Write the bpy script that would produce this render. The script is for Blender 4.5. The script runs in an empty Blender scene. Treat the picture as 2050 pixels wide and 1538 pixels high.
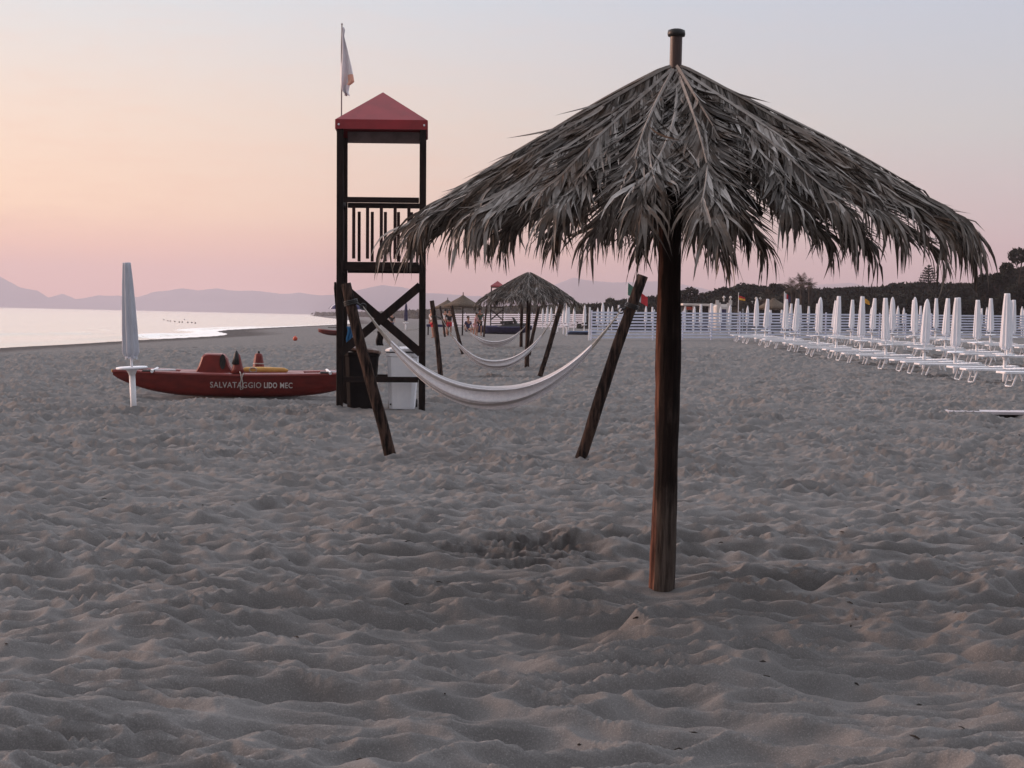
import bpy, bmesh, math, random
import numpy as np
from mathutils import Vector, Matrix, Euler

R = math.radians
scene = bpy.context.scene
col = scene.collection
random.seed(7)

# ------------------------------------------------------------------ camera
F = 3200.0                       # focal length in pixels of a 2050 px wide frame
EYE = Vector((0, 0, 1.6))
PITCH = math.atan(132 / F)
ROLL = R(1.28)
cam_data = bpy.data.cameras.new('camera')
cam = bpy.data.objects.new('camera', cam_data)
col.objects.link(cam)
cam_data.sensor_width = 36
cam_data.lens = 36 * F / 2050
cam_data.clip_start = 0.1
cam_data.clip_end = 30000
CR = (Matrix.Rotation(R(90) - PITCH, 3, 'X') @ Matrix.Rotation(ROLL, 3, 'Z'))
cam.matrix_world = Matrix.Translation(EYE) @ CR.to_4x4()
scene.camera = cam
scene.render.resolution_x = 1024
scene.render.resolution_y = 768

# ------------------------------------------------------------------ world, sun, exposure
SUN_AZ = R(-72)                  # measured from +Y towards +X
SUN_EL = R(7)
w = bpy.data.worlds.new('World')
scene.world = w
w.use_nodes = True
nt = w.node_tree
nt.nodes.clear()


def lin(c):
    return tuple(((v / 255) / 12.92 if v / 255 <= .04045 else ((v / 255 + .055) / 1.055) ** 2.4) for v in c) + (1,)


def lg(c, *g):
    return tuple(a * b for a, b in zip(lin(c)[:3], g)) + (1,)


def N(nt, t, **kw):
    n = nt.nodes.new(t)
    for k, v in kw.items():
        if k == 'ins':
            for a, b in v.items():
                if isinstance(b, bpy.types.NodeSocket):
                    nt.links.new(b, n.inputs[a])
                else:
                    n.inputs[a].default_value = b
        else:
            setattr(n, k, v)
    return n


def ramp(nt, fac, stops, interp='LINEAR'):
    n = nt.nodes.new('ShaderNodeValToRGB')
    n.color_ramp.interpolation = interp
    e = n.color_ramp.elements
    while len(e) < len(stops):
        e.new(0.5)
    for i, (p, c) in enumerate(stops):
        e[i].position = p
        e[i].color = c if len(c) == 4 else tuple(c) + (1,)
    nt.links.new(fac, n.inputs[0])
    return n.outputs[0]


def mix(nt, fac, a, b, mode='MIX'):
    n = nt.nodes.new('ShaderNodeMix')
    n.data_type = 'RGBA'
    n.blend_type = mode
    for s, v in ((n.inputs[0], fac), (n.inputs[6], a), (n.inputs[7], b)):
        if isinstance(v, bpy.types.NodeSocket):
            nt.links.new(v, s)
        else:
            s.default_value = v if not isinstance(v, tuple) or len(v) == 4 else v + (1,)
    return n.outputs[2]


def math_(nt, op, a, b=None, c=None, clamp=False):
    n = nt.nodes.new('ShaderNodeMath')
    n.operation = op
    n.use_clamp = clamp
    for i, v in enumerate((a, b, c)):
        if v is None:
            continue
        if isinstance(v, bpy.types.NodeSocket):
            nt.links.new(v, n.inputs[i])
        else:
            n.inputs[i].default_value = v
    return n.outputs[0]


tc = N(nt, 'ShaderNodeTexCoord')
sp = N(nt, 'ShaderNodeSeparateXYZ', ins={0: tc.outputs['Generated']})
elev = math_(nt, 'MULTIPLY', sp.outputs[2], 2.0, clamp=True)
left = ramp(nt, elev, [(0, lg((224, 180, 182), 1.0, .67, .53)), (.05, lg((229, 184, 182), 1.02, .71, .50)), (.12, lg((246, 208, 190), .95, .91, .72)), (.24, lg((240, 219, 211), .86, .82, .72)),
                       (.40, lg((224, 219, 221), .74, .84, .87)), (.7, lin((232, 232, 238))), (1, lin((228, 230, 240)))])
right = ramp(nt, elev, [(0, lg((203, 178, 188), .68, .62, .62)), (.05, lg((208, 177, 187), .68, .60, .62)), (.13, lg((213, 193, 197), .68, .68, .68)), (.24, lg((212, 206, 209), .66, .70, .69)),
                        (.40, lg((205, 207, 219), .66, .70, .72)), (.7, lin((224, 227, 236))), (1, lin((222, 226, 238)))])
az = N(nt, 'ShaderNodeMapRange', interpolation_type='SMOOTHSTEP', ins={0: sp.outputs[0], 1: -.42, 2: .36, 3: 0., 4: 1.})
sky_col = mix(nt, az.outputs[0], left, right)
# thin ripple clouds low over the sea
cm = N(nt, 'ShaderNodeMapping', ins={0: tc.outputs['Generated'], 3: (9, 9, 46)})
cn = N(nt, 'ShaderNodeTexNoise', ins={0: cm.outputs[0], 2: 3.0, 3: 7.0, 4: .62})
cmask = ramp(nt, elev, [(0.02, (0, 0, 0)), (.08, (1, 1, 1)), (.14, (.55, .55, .55)), (.3, (.25, .25, .25)), (.7, (0.1, .1, .1))])
cf = math_(nt, 'MULTIPLY', ramp(nt, cn.outputs[0], [(.44, (0, 0, 0)), (.72, (1, 1, 1))]), cmask)
cf2 = math_(nt, 'MULTIPLY', cf, math_(nt, 'SUBTRACT', 1.15, az.outputs[0]))
sky_col = mix(nt, math_(nt, 'MULTIPLY', cf2, .5), sky_col, lg((255, 200, 172), .72, .72, .72))
# glow of the sun that has reached the sea, outside the frame to the left
sunv = Vector((math.sin(SUN_AZ) * math.cos(SUN_EL), math.cos(SUN_AZ) * math.cos(SUN_EL), math.sin(SUN_EL)))
dt = N(nt, 'ShaderNodeVectorMath', operation='DOT_PRODUCT', ins={0: tc.outputs['Generated'], 1: tuple(sunv)})
glow = math_(nt, 'POWER', math_(nt, 'MAXIMUM', dt.outputs['Value'], 0.0), 14.0)
sky_col = mix(nt, math_(nt, 'MULTIPLY', glow, .75), sky_col, (1.35, .62, .32, 1), 'ADD')
# unseen sky above the frame, brightened ahead to add light on the beach
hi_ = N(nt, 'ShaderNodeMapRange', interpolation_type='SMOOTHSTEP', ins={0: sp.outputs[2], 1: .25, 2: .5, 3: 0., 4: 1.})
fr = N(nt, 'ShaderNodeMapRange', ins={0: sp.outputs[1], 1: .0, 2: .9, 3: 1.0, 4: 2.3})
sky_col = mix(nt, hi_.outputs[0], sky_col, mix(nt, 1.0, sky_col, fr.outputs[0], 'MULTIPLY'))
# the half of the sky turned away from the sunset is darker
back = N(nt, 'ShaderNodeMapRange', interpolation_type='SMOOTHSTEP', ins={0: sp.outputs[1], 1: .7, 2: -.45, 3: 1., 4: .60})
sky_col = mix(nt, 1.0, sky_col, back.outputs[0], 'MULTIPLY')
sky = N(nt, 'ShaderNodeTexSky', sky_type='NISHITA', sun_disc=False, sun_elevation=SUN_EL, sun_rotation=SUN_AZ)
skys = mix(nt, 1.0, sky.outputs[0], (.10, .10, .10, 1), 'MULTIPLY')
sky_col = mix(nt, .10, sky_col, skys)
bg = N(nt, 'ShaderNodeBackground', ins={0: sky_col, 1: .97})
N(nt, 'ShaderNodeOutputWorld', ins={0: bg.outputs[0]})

sun = bpy.data.lights.new('sun', 'SUN')
sun.energy = 3.1
sun.angle = R(22)
sun.color = (1.0, .62, .47)
so = bpy.data.objects.new('sun', sun)
so.rotation_euler = sunv.to_track_quat('Z', 'Y').to_euler()
so.location = (-20, 10, 20)
col.objects.link(so)

scene.view_settings.view_transform = 'Standard'
scene.view_settings.look = 'None'
scene.view_settings.exposure = 0.62
scene.view_settings.gamma = 1.0
scene.render.engine = 'CYCLES'
scene.cycles.max_bounces = 6
scene.cycles.volume_bounces = 2
scene.cycles.transparent_max_bounces = 8


# ------------------------------------------------------------------ tags and helpers
def tag(o, label=None, cat=None, group=None, kind=None):
    if label: o['label'] = label
    if cat: o['category'] = cat
    if group: o['group'] = group
    if kind: o['kind'] = kind
    return o


def empty(name, loc, rz=0., scale=1.):
    o = bpy.data.objects.new(name, None)
    o.empty_display_size = .2
    o.location = loc
    o.rotation_euler = (0, 0, rz)
    o.scale = (scale,) * 3
    col.objects.link(o)
    return o


def copy_tree(o, parent=None):
    c = o.copy()
    col.objects.link(c)
    c.parent = parent
    for ch in list(o.children):
        copy_tree(ch, c)
    return c


def ray(px, py):
    v = CR @ Vector(((px - 1025) / F, (769 - py) / F, -1))
    return v


def P(px, py, Y):
    """world point seen at pixel (px, py) of the photograph, at distance Y"""
    v = ray(px, py)
    return EYE + v * (Y / v.y)


def sstep(t):
    t = np.clip(t, 0, 1)
    return t * t * (3 - 2 * t)


SEA = -0.7
SHY = [-500, 60, 100, 150, 163, 185, 205, 240, 300, 400, 600, 1000, 1500, 2500, 6500]
SHX = [-29, -29, -29, -28.0, -29, -34.5, -36.5, -37.5, -38, -40, -60, -118, -185, -320, -700]


def macro(x, y):
    """height of the beach, without its footprints"""
    x = np.asarray(x, float)
    y = np.asarray(y, float)
    sh = np.interp(y, SHY, SHX)
    u = x - sh                                   # metres inland of the waterline
    z = SEA + .7 * sstep(u / 19.0) ** .8 * 1.0
    z = np.where(u < 0, SEA + u * .05, z)
    z = np.maximum(z, SEA - 4)
    z = z + np.clip(x, 0, 60) * .016 + .40 * sstep((y - 45) / 45) * sstep((x + 15) / 12)
    z = z + np.clip(x - 60, 0, 4000) * .004
    return z


def gz(x, y):
    return float(macro(x, y))


def G(px, Y, dz=0.):
    """point on the beach in image column px at distance Y"""
    py = 700
    for _ in range(4):
        p = P(px, py, Y)
        z = gz(p.x, p.y) + dz
        py += (p.z - z) / Y * F
    p = P(px, py, Y)
    return Vector((p.x, p.y, z))


class MB:
    def __init__(s):
        s.v = []
        s.f = []

    def add(s, vs, fs):
        n = len(s.v)
        s.v += [tuple(v) for v in vs]
        s.f += [tuple(i + n for i in f) for f in fs]
        return s

    def box(s, c, size, rot=None, taper=1.0):
        hx, hy, hz = size[0] / 2, size[1] / 2, size[2] / 2
        b = min(hx, hy, hz) * .18
        vs = []
        fs = []
        bm = bmesh.new()
        bmesh.ops.create_cube(bm, size=1)
        for v in bm.verts:
            k = taper if v.co.z > 0 else 1
            v.co = Vector((v.co.x * size[0] * k, v.co.y * size[1] * k, v.co.z * size[2]))
        bmesh.ops.bevel(bm, geom=list(bm.edges), offset=b, segments=1, affect='EDGES')
        m = (rot.to_matrix() if isinstance(rot, Euler) else rot) if rot is not None else Matrix.Identity(3)
        c = Vector(c)
        vs = [m @ v.co + c for v in bm.verts]
        bm.verts.index_update()
        fs = [[v.index for v in f.verts] for f in bm.faces]
        bm.free()
        return s.add(vs, fs)

    def beam(s, p0, p1, wd, ht):
        """square timber from p0 to p1"""
        p0, p1 = Vector(p0), Vector(p1)
        d = p1 - p0
        q = d.to_track_quat('X', 'Z').to_matrix()
        return s.box((p0 + p1) / 2, (d.length, wd, ht), q)

    def tube(s, pts, rad, n=10, cap=True, wob=0., seed=0, squash=1.):
        pts = [Vector(p) for p in pts]
        if not hasattr(rad, '__len__'): rad = [rad] * len(pts)
        rg = random.Random(seed)
        base = len(s.v)
        up = Vector((0, 0, 1))
        d0 = (pts[-1] - pts[0]).normalized()
        ref = Vector((0, 1, 0)) if abs(d0.y) < .9 else Vector((1, 0, 0))
        for i, p in enumerate(pts):
            d = (pts[min(i + 1, len(pts) - 1)] - pts[max(i - 1, 0)]).normalized()
            a = d.cross(ref).normalized()
            b = d.cross(a).normalized()
            for k in range(n):
                t = 2 * math.pi * k / n
                r = rad[i] * (1 + wob * (rg.random() - .5))
                s.v.append(tuple(p + a * math.cos(t) * r + b * math.sin(t) * r * squash))
        for i in range(len(pts) - 1):
            for k in range(n):
                a = base + i * n + k
                b = base + i * n + (k + 1) % n
                s.f.append((a, b, b + n, a + n))
        if cap:
            s.f.append(tuple(base + k for k in reversed(range(n))))
            s.f.append(tuple(base + (len(pts) - 1) * n + k for k in range(n)))
        return s

    def lathe(s, prof, n=20, c=(0, 0, 0), fn=None):
        """prof: list of (r, z)"""
        base = len(s.v)
        c = Vector(c)
        for i, (r, z) in enumerate(prof):
            for k in range(n):
                t = 2 * math.pi * k / n
                rr = r * (fn(t, i / (len(prof) - 1)) if fn else 1)
                s.v.append((c.x + rr * math.cos(t), c.y + rr * math.sin(t), c.z + z))
        for i in range(len(prof) - 1):
            for k in range(n):
                a = base + i * n + k
                b = base + i * n + (k + 1) % n
                s.f.append((a, b, b + n, a + n))
        s.f.append(tuple(base + k for k in reversed(range(n))))
        s.f.append(tuple(base + (len(prof) - 1) * n + k for k in range(n)))
        return s

    def build(s, name, m, parent=None, smooth=False, loc=None):
        me = bpy.data.meshes.new(name)
        me.from_pydata(s.v, [], s.f)
        me.update()
        if smooth:
            me.polygons.foreach_set('use_smooth', [True] * len(me.polygons))
        me.materials.append(m)
        o = bpy.data.objects.new(name, me)
        if loc is not None: o.location = loc
        col.objects.link(o)
        o.parent = parent
        return o


def np_mesh(name, V, Q, m, parent=None, smooth=True):
    me = bpy.data.meshes.new(name)
    V = np.asarray(V, np.float32)
    Q = np.asarray(Q, np.int32)
    me.vertices.add(len(V))
    me.vertices.foreach_set('co', V.ravel())
    k = Q.shape[1]
    me.loops.add(Q.size)
    me.loops.foreach_set('vertex_index', Q.ravel())
    me.polygons.add(len(Q))
    me.polygons.foreach_set('loop_start', np.arange(len(Q), dtype=np.int32) * k)
    me.polygons.foreach_set('use_smooth', np.full(len(Q), smooth))
    me.update(calc_edges=True)
    me.validate()
    me.materials.append(m)
    o = bpy.data.objects.new(name, me)
    col.objects.link(o)
    o.parent = parent
    return o


# ------------------------------------------------------------------ noise in numpy
def hsh(ix, iy, s):
    h = (ix.astype(np.int64) * 374761393 + iy.astype(np.int64) * 668265263 + s * 974634777) & 0xffffffff
    h = ((h ^ (h >> 13)) * 1274126177) & 0xffffffff
    h = ((h ^ (h >> 15)) * 2246822519) & 0xffffffff
    return ((h ^ (h >> 16)) & 0xffffff) / float(0x1000000)


def vnoise(x, y, s):
    ix, iy = np.floor(x), np.floor(y)
    fx, fy = x - ix, y - iy
    fx, fy = fx * fx * (3 - 2 * fx), fy * fy * (3 - 2 * fy)
    a = hsh(ix, iy, s); b = hsh(ix + 1, iy, s); c = hsh(ix, iy + 1, s); d = hsh(ix + 1, iy + 1, s)
    return (a * (1 - fx) + b * fx) * (1 - fy) + (c * (1 - fx) + d * fx) * fy


def fbm(x, y, s, o=4):
    r = 0; a = .5
    for i in range(o):
        r = r + a * vnoise(x * 2 ** i, y * 2 ** i, s + i)
        a *= .5
    return r


def pnoise(x, y, s):
    ix, iy = np.floor(x), np.floor(y)
    fx, fy = x - ix, y - iy
    def g(cx, cy, dx, dy):
        a = hsh(cx, cy, s) * 2 * math.pi
        return np.cos(a) * dx + np.sin(a) * dy
    u, v = fx ** 3 * (fx * (fx * 6 - 15) + 10), fy ** 3 * (fy * (fy * 6 - 15) + 10)
    a = g(ix, iy, fx, fy); b = g(ix + 1, iy, fx - 1, fy); c = g(ix, iy + 1, fx, fy - 1); d = g(ix + 1, iy + 1, fx - 1, fy - 1)
    return (a * (1 - u) + b * u) * (1 - v) + (c * (1 - u) + d * u) * v


def ridged(x, y, s, p=1.7):
    """sharp wandering crests with smooth troughs between them"""
    n = np.sqrt(pnoise(x, y, s) ** 2 + .0002)
    return np.maximum(1 - n * 2.1, 0) ** p


def pits(x, y, cell, s, off):
    """lower envelope of bowls: trodden sand, smooth hollows that meet in sharp crests"""
    u, v = x / (cell * 1.2), y / cell
    ix, iy = np.floor(u), np.floor(v)
    best = np.full(u.shape, 9.)
    sec = np.full(u.shape, 9.)
    for dx in (-1, 0, 1):
        for dy in (-1, 0, 1):
            cx, cy = ix + dx, iy + dy
            px = cx + .5 + .9 * (hsh(cx, cy, s) - .5)
            py = cy + .5 + .9 * (hsh(cx, cy, s + 11) - .5)
            an = hsh(cx, cy, s + 5) * math.pi
            ca, sa = np.cos(an), np.sin(an)
            ex, ey = u - px, v - py
            a = ex * ca + ey * sa
            b = -ex * sa + ey * ca
            d = a * a * .62 + b * b * 1.45 + off * hsh(cx, cy, s + 23)
            sec = np.minimum(sec, np.maximum(best, d))
            best = np.minimum(best, d)
    # round the crest a little
    k = .03
    t = np.clip((sec - best) / k, 0, 1)
    return best - k * .25 * (1 - t) ** 2


# ------------------------------------------------------------------ materials
def new_mat(name):
    m = bpy.data.materials.new(name)
    m.use_nodes = True
    nt = m.node_tree
    nt.nodes.clear()
    b = N(nt, 'ShaderNodeBsdfPrincipled')
    N(nt, 'ShaderNodeOutputMaterial', ins={0: b.outputs[0]})
    return m, nt, b


def simple(name, c1, c2=None, rough=.6, scale=6., stretch=(1, 1, 1), bump=.0, spec=.3, detail=5., lo=.35, hi=.65, trans=0, bscale=None):
    m, nt, b = new_mat(name)
    c2 = c2 or tuple(v * .72 for v in c1)
    tc = N(nt, 'ShaderNodeTexCoord')
    mp = N(nt, 'ShaderNodeMapping', ins={0: tc.outputs['Object'], 3: stretch})
    n = N(nt, 'ShaderNodeTexNoise', ins={0: mp.outputs[0], 2: scale, 3: detail, 4: .6})
    c = ramp(nt, n.outputs[0], [(lo, c1), (hi, c2)])
    nt.links.new(c, b.inputs['Base Color'])
    b.inputs['Roughness'].default_value = rough
    b.inputs['Specular IOR Level'].default_value = spec
    if bump:
        n2 = N(nt, 'ShaderNodeTexNoise', ins={0: mp.outputs[0], 2: bscale or scale * 3, 3: 6., 4: .65})
        bp = N(nt, 'ShaderNodeBump', ins={0: bump, 1: .02, 'Height': n2.outputs[0]})
        nt.links.new(bp.outputs[0], b.inputs['Normal'])
    return m


M = {}
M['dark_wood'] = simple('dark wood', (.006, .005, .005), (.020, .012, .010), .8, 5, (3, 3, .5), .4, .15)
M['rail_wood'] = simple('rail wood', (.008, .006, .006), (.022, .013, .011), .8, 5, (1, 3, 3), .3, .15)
M['red_wood'] = simple('red stained wood', (.03, .010, .009), (.014, .007, .007), .7, 5, (3, 3, .6), .3, .2)
M['post'] = simple('weathered timber', (.008, .006, .006), (.075, .047, .037), .85, 4, (6, 6, .8), .8, .1, 8, .42, .62)
M['red_sheet'] = simple('red roof sheet', (.29, .028, .036), (.22, .024, .030), .55, 3, bump=.1, spec=.3)
M['grey_board'] = simple('grey board', (.26, .22, .22), (.18, .15, .15), .7, 4)
M['white_metal'] = simple('white painted steel', (.72, .73, .76), (.62, .63, .66), .45, 8, spec=.4)
M['white_plastic'] = simple('white plastic', (.82, .83, .86), (.72, .74, .79), .45, 3, spec=.4)
M['canopy_white'] = simple('folded white canvas', (.80, .81, .85), (.70, .71, .77), .85, 5, (2, 2, .6), .3, .1)
M['canopy_grey'] = simple('folded grey canvas', (.52, .54, .60), (.42, .44, .50), .85, 5, (2, 2, .5), .3, .1)
M['flag_white'] = simple('white flag cloth', (.74, .73, .76), (.64, .62, .66), .9, 4)
M['flag_orange'] = simple('orange flag print', (.75, .45, .34), (.7, .38, .28), .9, 4)
M['hull_red'] = simple('worn red paint', (.16, .020, .016), (.10, .014, .012), .55, 4, (1, 3, 3), .15, .25)
M['hull_red2'] = simple('red fibreglass', (.21, .028, .022), (.14, .021, .018), .5, 4, spec=.3)
M['yellow'] = simple('yellow foam', (.62, .36, .10), (.5, .26, .07), .6, 5)
M['rope'] = simple('pale rope', (.5, .46, .42), (.36, .33, .3), .9, 20)
M['orange'] = simple('orange float', (.55, .08, .035), (.42, .06, .03), .45, 5)
M['bin_dark'] = simple('dark bin plastic', (.008, .007, .008), (.014, .012, .012), .8, 4, spec=.08)
M['brown'] = simple('brown lid', (.20, .11, .08), (.10, .06, .045), .5, 4)
M['letter'] = simple('pale lettering', (.46, .42, .40), (.32, .28, .27), .7, 30, lo=.45, hi=.7)
M['letter2'] = simple('bright lettering', (.66, .62, .60), (.46, .42, .4), .7, 30, lo=.45, hi=.7)
M['hammock'] = simple('woven hammock cotton', (.84, .82, .84), (.70, .69, .73), .9, 30, (1, 1, 1), .3, .1)
_m = M['hammock']
_n = _m.node_tree
_b = [x for x in _n.nodes if x.type == 'BSDF_PRINCIPLED'][0]
_c = _b.inputs['Base Color'].links[0].from_socket
_a = N(_n, 'ShaderNodeAttribute', attribute_name='weft')
_s = math_(_n, 'SINE', math_(_n, 'MULTIPLY', _a.outputs['Fac'], 40.0))
_f = math_(_n, 'MULTIPLY', N(_n, 'ShaderNodeMapRange', ins={0: _s, 1: .35, 2: .75, 3: 0., 4: 1.}).outputs[0], .85)
_n.links.new(mix(_n, _f, _c, (.40, .38, .38, 1)), _b.inputs['Base Color'])
M['black'] = simple('black rubber', (.012, .012, .013), (.03, .03, .03), .5, 5)
M['navy'] = simple('navy cloth', (.035, .035, .10), (.022, .022, .06), .8, 5)
M['canoe_blue'] = simple('faded blue plastic', (.08, .13, .24), (.06, .10, .18), .5, 5)
M['blue'] = simple('sky blue towel', (.06, .25, .50), (.04, .18, .40), .9, 5)
M['straw'] = simple('straw', (.13, .10, .075), (.075, .058, .045), .9, 8, (1, 1, 1), .4, .1)
M['cream'] = simple('cream render', (.62, .58, .55), (.5, .47, .45), .8, 2)
M['pole_metal'] = simple('brown steel tube', (.055, .028, .024), (.035, .018, .016), .45, 6, spec=.4)
M['fence'] = simple('white fence board', (.66, .69, .82), (.56, .59, .71), .6, 3, bump=.1)
M['skin'] = simple('skin', (.36, .19, .13), (.28, .14, .10), .6, 5)
M['hair'] = simple('dark hair', (.012, .009, .008), (.02, .015, .012), .6, 20)
M['pink'] = simple('pink cotton', (.55, .30, .32), (.45, .24, .26), .9, 5)
M['teal'] = simple('green cotton', (.05, .09, .07), (.04, .06, .05), .9, 5)
M['white_cloth'] = simple('white cotton', (.6, .6, .64), (.5, .5, .54), .9, 5)
M['red_cloth'] = simple('red cloth', (.5, .03, .04), (.38, .02, .03), .9, 5)
M['green_cloth'] = simple('green cloth', (.06, .16, .12), (.05, .12, .09), .9, 5)
M['black_cloth'] = simple('black cloth', (.015, .013, .015), (.025, .02, .02), .9, 5)
M['gold_cloth'] = simple('gold cloth', (.75, .42, .06), (.6, .3, .05), .9, 5)
M['bark'] = simple('bark', (.04, .03, .024), (.02, .016, .013), .9, 4, (3, 3, 1), .5)
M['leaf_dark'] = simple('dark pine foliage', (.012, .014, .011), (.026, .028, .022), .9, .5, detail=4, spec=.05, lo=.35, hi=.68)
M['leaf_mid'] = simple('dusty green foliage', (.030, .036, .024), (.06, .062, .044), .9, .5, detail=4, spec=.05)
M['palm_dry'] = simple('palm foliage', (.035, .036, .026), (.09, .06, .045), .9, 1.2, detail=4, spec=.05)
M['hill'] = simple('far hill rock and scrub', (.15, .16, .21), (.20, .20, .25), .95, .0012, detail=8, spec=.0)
M['board'] = simple('bleached board', (.52, .48, .50), (.40, .37, .39), .8, 4, (.5, 3, 3), .3)


def main_pole_mat():
    m, nt, b = new_mat('charred timber pole')
    tc = N(nt, 'ShaderNodeTexCoord')
    mp = N(nt, 'ShaderNodeMapping', ins={0: tc.outputs['Object'], 3: (22, 22, 1.3)})
    n = N(nt, 'ShaderNodeTexNoise', ins={0: mp.outputs[0], 2: 2.2, 3: 9., 4: .68})
    mp2 = N(nt, 'ShaderNodeMapping', ins={0: tc.outputs['Object'], 3: (5, 5, 1.3)})
    n2 = N(nt, 'ShaderNodeTexNoise', ins={0: mp2.outputs[0], 2: 2.5, 3: 7., 4: .65})
    sp = N(nt, 'ShaderNodeSeparateXYZ', ins={0: tc.outputs['Object']})
    # the dark preservative has worn off the lowest 60 cm, with a ragged edge
    h = math_(nt, 'ADD', sp.outputs[2], math_(nt, 'MULTIPLY', math_(nt, 'SUBTRACT', n2.outputs[0], .5), .9))
    worn = N(nt, 'ShaderNodeMapRange', ins={0: h, 1: .40, 2: .62, 3: 1., 4: 0.})
    patches = ramp(nt, n2.outputs[0], [(.52, (0, 0, 0)), (.68, (1, 1, 1))])
    pf = math_(nt, 'MULTIPLY', patches, N(nt, 'ShaderNodeMapRange', ins={0: sp.outputs[2], 1: .8, 2: 1.7, 3: .55, 4: .05}).outputs[0])
    dark = ramp(nt, n.outputs[0], [(.35, (.006, .005, .005)), (.7, (.030, .018, .015))])
    pale = ramp(nt, n.outputs[0], [(.33, (.012, .009, .008)), (.46, (.060, .046, .039)), (.68, (.15, .118, .10))])
    c = mix(nt, math_(nt, 'MAXIMUM', worn.outputs[0], pf), dark, pale)
    # orange evening light painted as a strip down the seaward side of the trunk
    sx = math_(nt, 'ADD', sp.outputs[0], math_(nt, 'MULTIPLY', math_(nt, 'SUBTRACT', n2.outputs[0], .5), .05))
    side = N(nt, 'ShaderNodeMapRange', ins={0: sx, 1: -.046, 2: -.058, 3: 0., 4: 1.})
    c = mix(nt, side.outputs[0], c, ramp(nt, n.outputs[0], [(.36, (.03, .014, .011)), (.5, (.13, .055, .038)), (.7, (.30, .15, .105))]))
    nt.links.new(c, b.inputs['Base Color'])
    b.inputs['Roughness'].default_value = .85
    b.inputs['Specular IOR Level'].default_value = .12
    bp = N(nt, 'ShaderNodeBump', ins={0: 1., 1: .03, 'Height': n.outputs[0]})
    nt.links.new(bp.outputs[0], b.inputs['Normal'])
    return m


M['main_pole'] = main_pole_mat()


def thatch_mat():
    m, nt, b = new_mat('dry palm thatch')
    at = N(nt, 'ShaderNodeAttribute', attribute_name='tone')
    oi = N(nt, 'ShaderNodeObjectInfo')
    v = math_(nt, 'ADD', math_(nt, 'MULTIPLY', at.outputs['Fac'], .75), math_(nt, 'MULTIPLY', oi.outputs['Random'], .25))
    tc = N(nt, 'ShaderNodeTexCoord')
    n = N(nt, 'ShaderNodeTexNoise', ins={0: tc.outputs['Object'], 2: 14., 3: 4.})
    v = math_(nt, 'ADD', v, math_(nt, 'MULTIPLY', math_(nt, 'SUBTRACT', n.outputs[0], .5), .35))
    c = ramp(nt, v, [(.0, (.028, .022, .020)), (.3, (.056, .046, .039)), (.55, (.175, .155, .140)), (.8, (.38, .352, .33)), (1., (.60, .57, .54))])
    nb = N(nt, 'ShaderNodeTexNoise', ins={0: tc.outputs['Object'], 2: 3.2, 3: 5., 4: .7})
    brown = math_(nt, 'MULTIPLY', ramp(nt, nb.outputs[0], [(.50, (0, 0, 0)), (.68, (1, 1, 1))]), .6)
    c = mix(nt, brown, c, (.135, .085, .056, 1))
    nt.links.new(c, b.inputs['Base Color'])
    b.inputs['Roughness'].default_value = .7
    b.inputs['Specular IOR Level'].default_value = .15
    return m


M['thatch'] = thatch_mat()


def sand_mat():
    m, nt, b = new_mat('beach sand')
    geo = N(nt, 'ShaderNodeNewGeometry')
    n1 = N(nt, 'ShaderNodeTexNoise', ins={0: geo.outputs[0], 2: 1.3, 3: 6., 4: .6})
    n2 = N(nt, 'ShaderNodeTexNoise', ins={0: geo.outputs[0], 2: 140., 3: 3., 4: .8})
    n3 = N(nt, 'ShaderNodeTexNoise', ins={0: geo.outputs[0], 2: 28., 3: 6., 4: .7})
    c = ramp(nt, n1.outputs[0], [(.3, (.156, .149, .144)), (.7, (.210, .200, .193))])
    c = mix(nt, math_(nt, 'MULTIPLY', ramp(nt, n2.outputs[0], [(.42, (1, 1, 1)), (.62, (0, 0, 0))]), .42), c, (.085, .08, .08, 1))
    c = mix(nt, math_(nt, 'MULTIPLY', ramp(nt, n2.outputs[0], [(.60, (0, 0, 0)), (.72, (1, 1, 1))]), .6), c, (.38, .36, .345, 1))
    at = N(nt, 'ShaderNodeAttribute', attribute_name='damp')
    c = mix(nt, math_(nt, 'MULTIPLY', at.outputs['Fac'], .75), c, (.050, .043, .041, 1))
    sp = N(nt, 'ShaderNodeSeparateXYZ', ins={0: geo.outputs[0]})
    zz = math_(nt, 'ADD', sp.outputs[2], math_(nt, 'MULTIPLY', math_(nt, 'SUBTRACT', n1.outputs[0], .5), .25))
    wet = N(nt, 'ShaderNodeMapRange', ins={0: zz, 1: -.48, 2: -.62, 3: 0., 4: .75})
    c = mix(nt, wet.outputs[0], c, (.05, .042, .040, 1))
    nt.links.new(c, b.inputs['Base Color'])
    b.inputs['Roughness'].default_value = .95
    b.inputs['Specular IOR Level'].default_value = .05
    hh = math_(nt, 'ADD', math_(nt, 'MULTIPLY', n3.outputs[0], .006), math_(nt, 'MULTIPLY', n2.outputs[0], .0012))
    # far trodden sand keeps its relief as bump
    vo = N(nt, 'ShaderNodeTexVoronoi', feature='SMOOTH_F1', ins={0: geo.outputs[0], 2: 3.6, 'Smoothness': .15})
    ds = N(nt, 'ShaderNodeVectorMath', operation='LENGTH', ins={0: geo.outputs[0]})
    far = N(nt, 'ShaderNodeMapRange', ins={0: ds.outputs['Value'], 1: 50., 2: 80., 3: 0., 4: .14})
    hh = math_(nt, 'ADD', hh, math_(nt, 'MULTIPLY', vo.outputs[0], far.outputs[0]))
    bp = N(nt, 'ShaderNodeBump', ins={0: .9, 1: 1.0, 'Height': hh})
    nt.links.new(bp.outputs[0], b.inputs['Normal'])
    return m


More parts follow.
